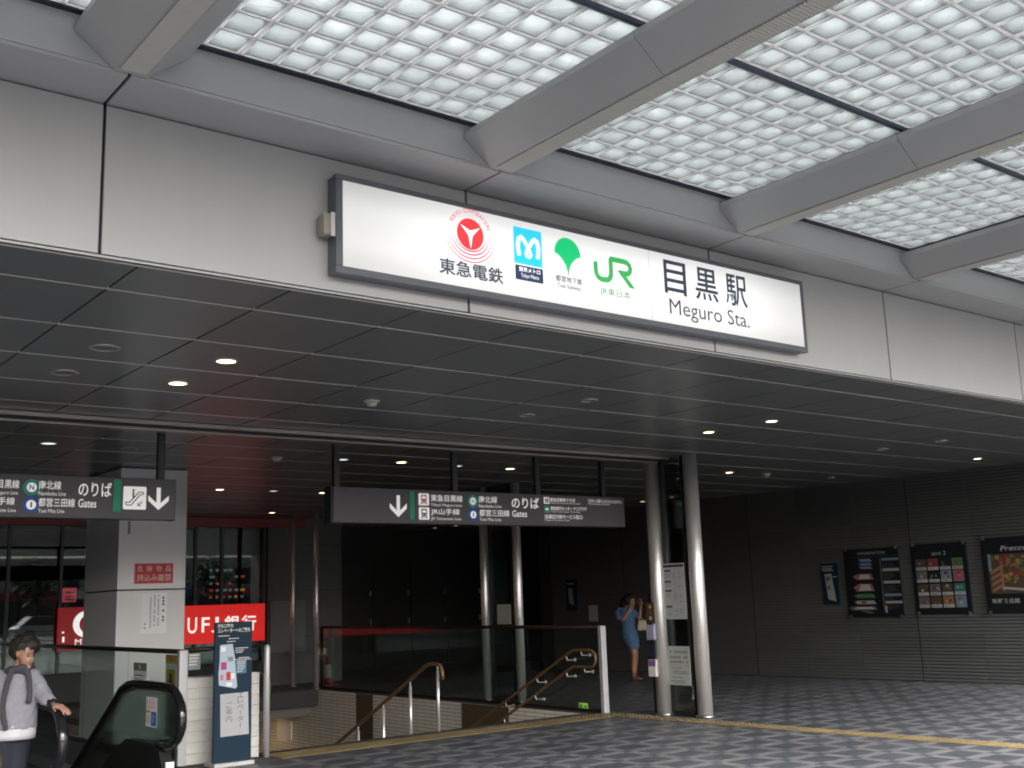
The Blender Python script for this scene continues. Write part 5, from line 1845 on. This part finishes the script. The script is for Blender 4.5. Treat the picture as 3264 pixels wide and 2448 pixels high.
SKIN = mat('skin', (.30, .165, .115), .5, noise=.08, scale=20)
SKIN2 = mat('tanned_skin', (.33, .165, .105), .5, noise=.08, scale=20)
HAIR = mat('dark_hair', (.012, .009, .008), .62, spec=.3, noise=.5, scale=40, bump=.8, bscale=90, stretch=(1, 1, .25))
EYE = mat('dark_eye', (.015, .012, .012), .2)
LIP = mat('lips', (.24, .10, .075), .5)


def face(F, t, c, fr, tilt, s=1.0):
    """eyes, brows and mouth on a head centred at c that looks along fr (r, a)"""
    fx, fy = fr
    q = math.hypot(fx, fy); fx, fy = fx / q, fy / q
    sx, sy = -fy, fx
    def P3(side, fwd, h):
        return (c[0] + fx * fwd + sx * side, c[1] + fy * fwd + sy * side, c[2] + h - fwd * tilt)
    rz = math.atan2(fy, fx)
    for sd_ in (-1, 1):
        b = NB(); ball(b, F, P3(sd_ * .032 * s, .086 * s, .010), (.006, .013 * s, .006 * s), 10, rz); obj('eye', b, EYE, t)
        b = NB(); ball(b, F, P3(sd_ * .033 * s, .088 * s, .032), (.006, .019 * s, .004 * s), 10, rz); obj('eyebrow', b, HAIR, t)
    b = NB(); ball(b, F, P3(0, .088 * s, -.058), (.008, .022 * s, .007 * s), 10, rz); obj('mouth', b, LIP, t)


def head(bm, F, c, fr, tilt, s=1.0):
    fx, fy = fr
    q = math.hypot(fx, fy); fx, fy = fx / q, fy / q
    sx, sy = -fy, fx
    rz = math.atan2(fy, fx)
    def P3(side, fwd, h):
        return (c[0] + fx * fwd + sx * side, c[1] + fy * fwd + sy * side, c[2] + h - fwd * tilt)
    ball(bm, F, P3(0, -.008, .02), (.096 * s, .076 * s, .10 * s), 20, rz)
    ball(bm, F, P3(0, .022, -.045), (.066 * s, .058 * s, .066 * s), 18, rz)
    ball(bm, F, P3(0, .058, -.092), (.022 * s, .024 * s, .018 * s), 12, rz)
    ball(bm, F, P3(0, .090, -.018), (.017 * s, .012 * s, .024 * s), 10, rz)
    for sd_ in (-1, 1):
        ball(bm, F, P3(sd_ * .076 * s, -.008, -.012), (.018 * s, .010 * s, .030 * s), 10, rz)


# ---- woman in the blue dress
FW = Frame(14.87, 15.53)
wm = thing('person', 'person in a short blue dress raising both hands, beside the left front pillar', 'person', (14.87, 15.53, 0))
b = NB()
hc = (.030, -.02, 1.462)
head(b, FW, hc, (.85, -.52), .12)
limb(b, FW, [(-.05, 0, 1.28), (-.035, -.005, 1.35), (-.002, -.012, 1.40)], [.052, .046, .046])
shells(b, FW, [(.02, 0, .66, .09, .085), (-.01, 0, .78, .13, .11), (-.02, 0, .95, .12, .10), (-.05, 0, 1.12, .135, .105), (-.065, 0, 1.27, .15, .09), (-.06, 0, 1.33, .08, .06)])
limb(b, FW, [(-.20, -.02, 1.27), (-.195, -.07, 1.19), (-.13, -.15, 1.125), (-.05, -.15, 1.225), (.025, -.135, 1.315)], [.05, .044, .038, .031, .025])
hand(b, FW, (.025, -.135, 1.315), (.30, .15, .85), (-.5, -.7, .3), .05, (.4, .6, -.1), .8)
limb(b, FW, [(.085, .02, 1.26), (.125, .00, 1.20), (.185, -.03, 1.135), (.205, -.045, 1.25), (.225, -.05, 1.35)], [.048, .042, .036, .030, .024])
hand(b, FW, (.225, -.05, 1.35), (.05, 0, 1), (.7, -.6, 0), .15, (-.6, -.4, .2), .95)
for q in ([(-.01, .01, .80), (.012, -.01, .62), (.055, -.03, .47), (.035, -.01, .30), (.015, .0, .10)], [(.05, .0, .80), (.05, .02, .62), (.075, .02, .47), (.05, .04, .30), (.035, .05, .10)]):
    limb(b, FW, q, [.09, .078, .056, .054, .036])
    limb(b, FW, [q[-1], (q[-1][0] + .02, q[-1][1] - .01, .035), (q[-1][0] + .10, q[-1][1] - .055, .022)], [.036, .034, .022])
fused('body', b, SKIN2, wm, .0075, 5)
face(FW, wm, hc, (.85, -.52), .12)
b = NB()
ball(b, FW, (.005, .0, 1.505), (.112, .105, .098), 20); ball(b, FW, (-.065, .03, 1.45), (.10, .095, .11), 18); ball(b, FW, (-.115, .0, 1.40), (.065, .075, .07), 14); ball(b, FW, (-.02, -.07, 1.47), (.06, .045, .085), 14)
ball(b, FW, (.045, -.045, 1.545), (.08, .065, .045), 14); ball(b, FW, (.03, .06, 1.44), (.06, .05, .10), 14)
fused('hair', b, HAIR, wm, .010, 2, .02)
b = NB()
shells(b, FW, [(.045, 0, .575, .108, .112), (.03, 0, .66, .135, .128), (-.005, 0, .78, .165, .142), (-.02, 0, .90, .155, .130), (-.03, 0, .985, .132, .115), (-.05, -.005, 1.09, .152, .128), (-.065, -.01, 1.19, .165, .130), (-.07, 0, 1.285, .16, .105), (-.065, 0, 1.345, .085, .072)])
limb(b, FW, [(-.17, 0, 1.29), (-.215, -.03, 1.23), (-.20, -.075, 1.165)], [.066, .068, .066])
limb(b, FW, [(.05, .01, 1.29), (.10, .012, 1.24), (.135, .0, 1.19)], [.06, .062, .060])
fused('dress', b, mat('blue_patterned_cotton', (.085, .17, .33), .8, noise=.45, scale=26), wm, .009, 5, .006)
b = NB()
for ax, ay in ((.015, 0), (.035, .05)):
    limb(b, FW, [(ax, ay, .175), (ax + .008, ay - .004, .09), (ax + .022, ay - .012, .045), (ax + .115, ay - .06, .030)], [.047, .043, .044, .031])
fused('shoes', b, mat('brown_leather', (.14, .055, .030), .5), wm, .008, 3)
bag = thing('handbag', 'cream handbag hanging from the raised arm of the person in blue', 'bag', FW(.22, -.05, .91))
b = NB()
loft(b, [[FW(.235 + w_ * math.cos(2 * math.pi * k / 20) ** 3 if False else .235 + w_ * max(-1, min(1, 1.25 * math.cos(2 * math.pi * k / 20))), -.05 + d_ * max(-1, min(1, 1.25 * math.sin(2 * math.pi * k / 20))), u_) for k in range(20)] for u_, w_, d_ in ((.915, .100, .042), (.935, .104, .046), (1.02, .088, .040), (1.10, .070, .022))])
obj('bag_body', b, mat('cream_leather', (.46, .43, .31), .55, noise=.1, scale=20), bag)
b = NB(); loft(b, [[FW(.235 + .101 * max(-1, min(1, 1.25 * math.cos(2 * math.pi * k / 20))), -.05 + .044 * max(-1, min(1, 1.25 * math.sin(2 * math.pi * k / 20))), u_) for k in range(20)] for u_ in (.903, .914)]); obj('base_trim', b, M['redcone'], bag)
for dy in (-.015, .015):
    b = NB(); tube(b, [FW(.19, -.05 + dy, 1.09), FW(.185, -.04 + dy, 1.14), FW(.195, -.035 + dy, 1.172), FW(.215, -.04 + dy, 1.165), FW(.262, -.05 + dy, 1.09)], .006, 8); obj('strap', b, M['offwhite'], bag)

# ---- person in the pale jacket at the left escalator
FM = Frame(2.43, 9.32, .915, .137)
mn = thing('person', 'person in a pale lilac jacket and dark scarf gripping the left escalator handrail', 'person', (2.43, 9.32, 0))
b = NB()
hc = (-.008, -.045, 1.282)
head(b, FM, hc, (.62, -.76), .46, .93)
limb(b, FM, [(-.06, .02, 1.08), (-.045, .012, 1.16), (-.022, -.005, 1.23)], [.058, .052, .050])
shells(b, FM, [(-.08, 0, .62, .13, .10), (-.08, 0, .78, .14, .11), (-.075, 0, .95, .155, .11), (-.07, .01, 1.07, .16, .09), (-.06, .01, 1.12, .08, .06)])
limb(b, FM, [(.09, 0, 1.06), (.13, -.03, .97), (.165, -.08, .905), (.235, -.20, .850)], [.052, .045, .040, .029])
hand(b, FM, (.232, -.195, .852), (.62, -.62, -.22), (.55, .55, .1), .1, (.15, -.15, -1), 1.05)
limb(b, FM, [(-.24, .02, 1.06), (-.29, .02, .90), (-.30, -.02, .76), (-.28, -.06, .62)], [.052, .045, .040, .028])
hand(b, FM, (-.28, -.06, .63), (.1, -.3, -1), (0, 1, -.2), .1, (1, 0, 0), 1.0)
for q in ([(-.13, 0, .70), (-.135, -.01, .52), (-.14, -.03, .38), (-.14, .0, .22), (-.14, .03, .09)], [(-.03, .02, .70), (-.04, .02, .52), (-.04, .0, .38), (-.04, .03, .22), (-.04, .06, .09)]):
    limb(b, FM, q, [.09, .075, .058, .055, .038])
    limb(b, FM, [q[-1], (q[-1][0] + .03, q[-1][1] - .03, .04), (q[-1][0] + .08, q[-1][1] - .12, .028)], [.036, .034, .024])
fused('body', b, SKIN, mn, .0075, 5)
face(FM, mn, hc, (.62, -.76), .46, .93)
b = NB()
ball(b, FM, (-.015, .0, 1.350), (.112, .110, .088), 20); ball(b, FM, (-.06, .035, 1.305), (.078, .088, .090), 18)
ball(b, FM, (.030, -.075, 1.345), (.078, .050, .048), 14); ball(b, FM, (.062, .02, 1.325), (.048, .065, .060), 12); ball(b, FM, (-.088, -.03, 1.30), (.034, .050, .065), 12)
ball(b, FM, (-.03, -.095, 1.345), (.05, .035, .040), 12); ball(b, FM, (.075, -.05, 1.335), (.035, .04, .04), 12)
random.seed(2)
for k in range(70):
    a_, c_ = random.uniform(0, 6.28), random.uniform(.0, 1)
    q = math.sqrt(1 - c_ * c_)
    p0 = (-.015 + .108 * q * math.cos(a_), .0 + .106 * q * math.sin(a_), 1.345 + .085 * c_)
    limb(b, FM, [p0, (p0[0] * 1.08 + .005, p0[1] * 1.12, p0[2] - .025), (p0[0] * 1.1 + .008, p0[1] * 1.15 - .004, p0[2] - .055)], [.016, .014, .007], 6)
fused('hair', b, HAIR, mn, .007, 1, .012)
b = NB()
shells(b, FM, [(-.075, 0, .668, .190, .150), (-.075, 0, .74, .188, .148), (-.075, 0, .88, .185, .140), (-.07, .005, 1.00, .188, .130), (-.068, .01, 1.09, .165, .105), (-.06, .012, 1.145, .085, .075)])
limb(b, FM, [(.055, .005, 1.075), (.115, -.025, .985), (.158, -.075, .915), (.205, -.155, .875)], [.075, .074, .068, .052])
limb(b, FM, [(-.21, .01, 1.075), (-.275, .02, .93), (-.295, -.01, .79), (-.285, -.05, .68)], [.075, .072, .066, .052])
fused('jacket', b, mat('pale_lilac_jacket', (.205, .203, .24), .9, noise=.10, scale=14), mn, .010, 4, .022)
b = NB(); limb(b, FM, [(.200, -.148, .878), (.228, -.190, .855)], [.045, .042]); fused('cuff', b, M['black'], mn, .008, 2)
b = NB(); shells(b, FM, [(-.075, 0, .602, .180, .142), (-.075, 0, .63, .184, .146), (-.075, 0, .70, .182, .142)]); obj('shirt_hem', b, mat('white_shirt', (.45, .445, .48), .8, noise=.1, scale=15, bump=.5, bscale=25, stretch=(1, 1, .2)), mn)
b = NB()
for q in ([(-.13, 0, .69), (-.135, -.01, .52), (-.14, -.03, .38), (-.14, .0, .22), (-.14, .03, .075)], [(-.03, .02, .69), (-.035, .02, .52), (-.04, .0, .38), (-.04, .03, .22), (-.04, .06, .075)]):
    limb(b, FM, q, [.112, .098, .085, .078, .070])
shells(b, FM, [(-.08, .01, .60, .15, .13), (-.08, .01, .74, .15, .125)])
fused('trousers', b, mat('dark_navy_cotton', (.009, .010, .022), .85, noise=.3, scale=12), mn, .010, 4)
b = NB()
for ax, ay in ((-.14, .03), (-.04, .06)):
    limb(b, FM, [(ax, ay + .01, .05), (ax + .04, ay - .05, .045), (ax + .085, ay - .125, .034)], [.044, .046, .034])
fused('shoes', b, M['black'], mn, .008, 3)
b = NB()
lp = [(-.045 + .088 * math.cos(R(a)), -.005 + .085 * math.sin(R(a)), 1.155 + .022 * math.sin(R(a + 90))) for a in range(0, 361, 30)]
limb(b, FM, lp, [.034] * len(lp), 10)
for side_, pts_ in ((1, [(-.10, -.085, 1.15), (-.135, -.145, 1.02), (-.155, -.165, .88), (-.145, -.172, .76), (-.125, -.170, .68)]), (1, [(.015, -.085, 1.15), (.035, -.135, 1.05), (.045, -.150, .95), (.04, -.150, .88)])):
    for o_ in (-.012, 0, .012):
        limb(b, FM, [(q[0] + o_ * (1 - .3 * i_ / len(pts_)), q[1] + .004 * math.sin(3 * i_ + 90 * o_), q[2] + .25 * abs(o_)) for i_, q in enumerate(pts_)], [.014 + .002 * (i_ % 2) for i_ in range(len(pts_))], 6)
ball(b, FM, (-.06, .02, 1.135), (.105, .100, .045), 16); ball(b, FM, (-.01, -.075, 1.14), (.055, .04, .04), 12)
fused('scarf', b, mat('charcoal_scarf', (.045, .045, .055), .9, noise=.2, scale=40), mn, .009, 3, .006)
sb_ = thing('shoulder_bag', 'dark olive bag at the hip of the person in the pale jacket', 'bag', FM(-.26, -.16, .40))
b = NB()
loft(b, [[FM(-.255 + w_ * max(-1, min(1, 1.2 * math.cos(2 * math.pi * k / 20))), -.13 + d_ * max(-1, min(1, 1.2 * math.sin(2 * math.pi * k / 20))), u_) for k in range(20)] for u_, w_, d_ in ((.33, .07, .03), (.36, .115, .05), (.46, .125, .055), (.55, .105, .035))])
obj('bag_body', b, mat('olive_leather', (.035, .034, .024), .45), sb_)
b = NB(); tube(b, [FM(-.32, -.13, .545), FM(-.30, -.10, .62), FM(-.275, -.07, .64), FM(-.25, -.08, .62), FM(-.20, -.12, .545)], .009, 8); obj('strap', b, M['black'], sb_)

# ================================================================== ACROSS THE STREET (seen mirrored in the bank glass)
ob = thing('office_block', 'pale office block across the street, mirrored in the bank glass', 'building', (10, -60, 0))
b = NB(); box(b, -60, 90, -72, -60, -.16, 6.4); obj('wall', b, mat('pale_render', (.30, .29, .28), .8, noise=.1, scale=.5), ob)
wb = NB(); box(wb, -1.1, 1.1, -.02, .02, -.8, .8)
wme = mesh('window', wb, mat('dark_window', (.03, .04, .05), .15))
for r in range(1):
    for k in range(40):
        inst('window', wme, ob, (-55 + 3.4 * k, -59.985, 4.6 + 2.9 * r))
sbm = [mat('shop_dark', (.03, .03, .035), .3), mat('shop_red', (.35, .05, .05), .5), mat('shop_white', (.6, .6, .6), .5), mat('shop_blue', (.05, .12, .3), .5)]
for k in range(14):
    x = -30 + 6 * k
    b = NB(); box(b, x + .2, x + 5.8, -59.98, -59.9, .1, 2.7); obj('shop_window', b, sbm[0], ob)
    b = NB(); box(b, x + .3, x + 5.7, -59.97, -59.7, 2.8, 3.5); obj('shop_sign', b, sbm[1 + k % 3], ob)


def street_tree(x, y, h, sd_, lab):
    random.seed(sd_)
    t = thing('street_tree', lab, 'tree', (x, y, -.02), 'trees across the street')
    b = NB(); tube(b, [(x, y, -.02), (x + .1, y, h * .3), (x, y + .1, h * .62)], [.18, .14, .06], 8)
    for k in range(6):
        a = k * 1.05
        tube(b, [(x + .05, y, h * (.3 + .04 * k)), (x + math.cos(a) * h * .2, y + math.sin(a) * h * .2, h * (.55 + .04 * k))], [.07, .02], 6)
    obj('trunk', b, mat('bark', (.06, .045, .035), .9), t)
    b = NB()
    for k in range(900):
        a, c, r_ = random.uniform(0, 6.28), random.uniform(-1, 1), random.random() ** .4
        q = math.sqrt(1 - c * c)
        rr_ = h * .3 * r_ * (1 + .25 * math.sin(3 * a + sd_) * math.cos(4 * c))
        p0 = Vector((x + rr_ * q * math.cos(a), y + rr_ * q * math.sin(a), h * .68 + rr_ * c * .95))
        d1 = Vector((random.uniform(-1, 1), random.uniform(-1, 1), random.uniform(-.6, .6))).normalized() * random.uniform(.12, .26)
        d2 = d1.cross(Vector((random.uniform(-1, 1), random.uniform(-1, 1), 1))).normalized() * d1.length * .6
        b.faces.new([b.verts.new(p0 + v_) for v_ in (-d1, d2, d1, -d2)])
    me = bpy.data.meshes.new('crown')
    bmesh.ops.translate(b, verts=b.verts[:], vec=-Vector(ROOT[t.name])); b.to_mesh(me); b.free()
    me.materials.append(M['leaf'])
    o = bpy.data.objects.new('crown', me); C.objects.link(o); o.parent = t


M['leaf'] = mat('street_leaves', (.045, .085, .03), .6, noise=.4, scale=2)
for k, (x, y, h) in enumerate(((4, -46, 5.5), (11, -47, 6.2), (17, -46, 5.2), (24, -47, 6), (31, -46, 5.5), (38, -47, 6.2))):
    street_tree(x, y, h, k, 'dark leafy tree across the street, ' + ['first', 'second', 'third', 'fourth', 'fifth', 'last'][k] + ' in the row')


def car(x, y, m, lab):
    t = thing('parked_car', lab, 'car', (x, y, -.02), 'cars waiting across the plaza')
    b = NB(); prism(b, [(x - 2.1, .25), (x + 2.1, .25), (x + 2.15, .7), (x + 1.35, .88), (x - 1.8, .92), (x - 2.12, .75)], 'y', y - .85, y + .85); obj('body', b, m, t, bevel=.06)
    b = NB(); prism(b, [(x - 1.75, .92), (x + 1.2, .88), (x + .5, 1.42), (x - 1.2, 1.45)], 'y', y - .74, y + .74); obj('cabin', b, sbm[0], t, bevel=.05)
    b = NB(); box(b, x - 1.15, x + .45, y - .70, y + .70, 1.452, 1.475); obj('roof', b, m, t, bevel=.01)
    for dx in (-1.3, 1.3):
        for dy in (-.8, .8):
            b = NB(); tube(b, [(x + dx, y + dy - .1, .31), (x + dx, y + dy + .1, .31)], .32, 18); w_ = obj('wheel', b, M['rubber'], t)
            b = NB(); tube(b, [(x + dx, y + dy * 1.13 - .012, .31), (x + dx, y + dy * 1.13 + .012, .31)], .19, 14); obj('rim', b, M['alu'], w_)
    for dy in (-.6, .6):
        b = NB(); box(b, x + 2.08, x + 2.17, y + dy - .18, y + dy + .18, .62, .74); obj('headlight', b, M['white'], t)


carw = mat('white_car_paint', (.75, .75, .75), .25, coat=.5)
carg = mat('silver_car_paint', (.35, .36, .38), .3, .4, coat=.5)
car(13.5, -33, carw, 'white car mirrored left in the bank glass')
car(20.5, -31, carg, 'silver car mirrored in the bank glass beside the white one')
car(27, -34, sbm[0], 'black car mirrored in the bank glass right of the silver one')
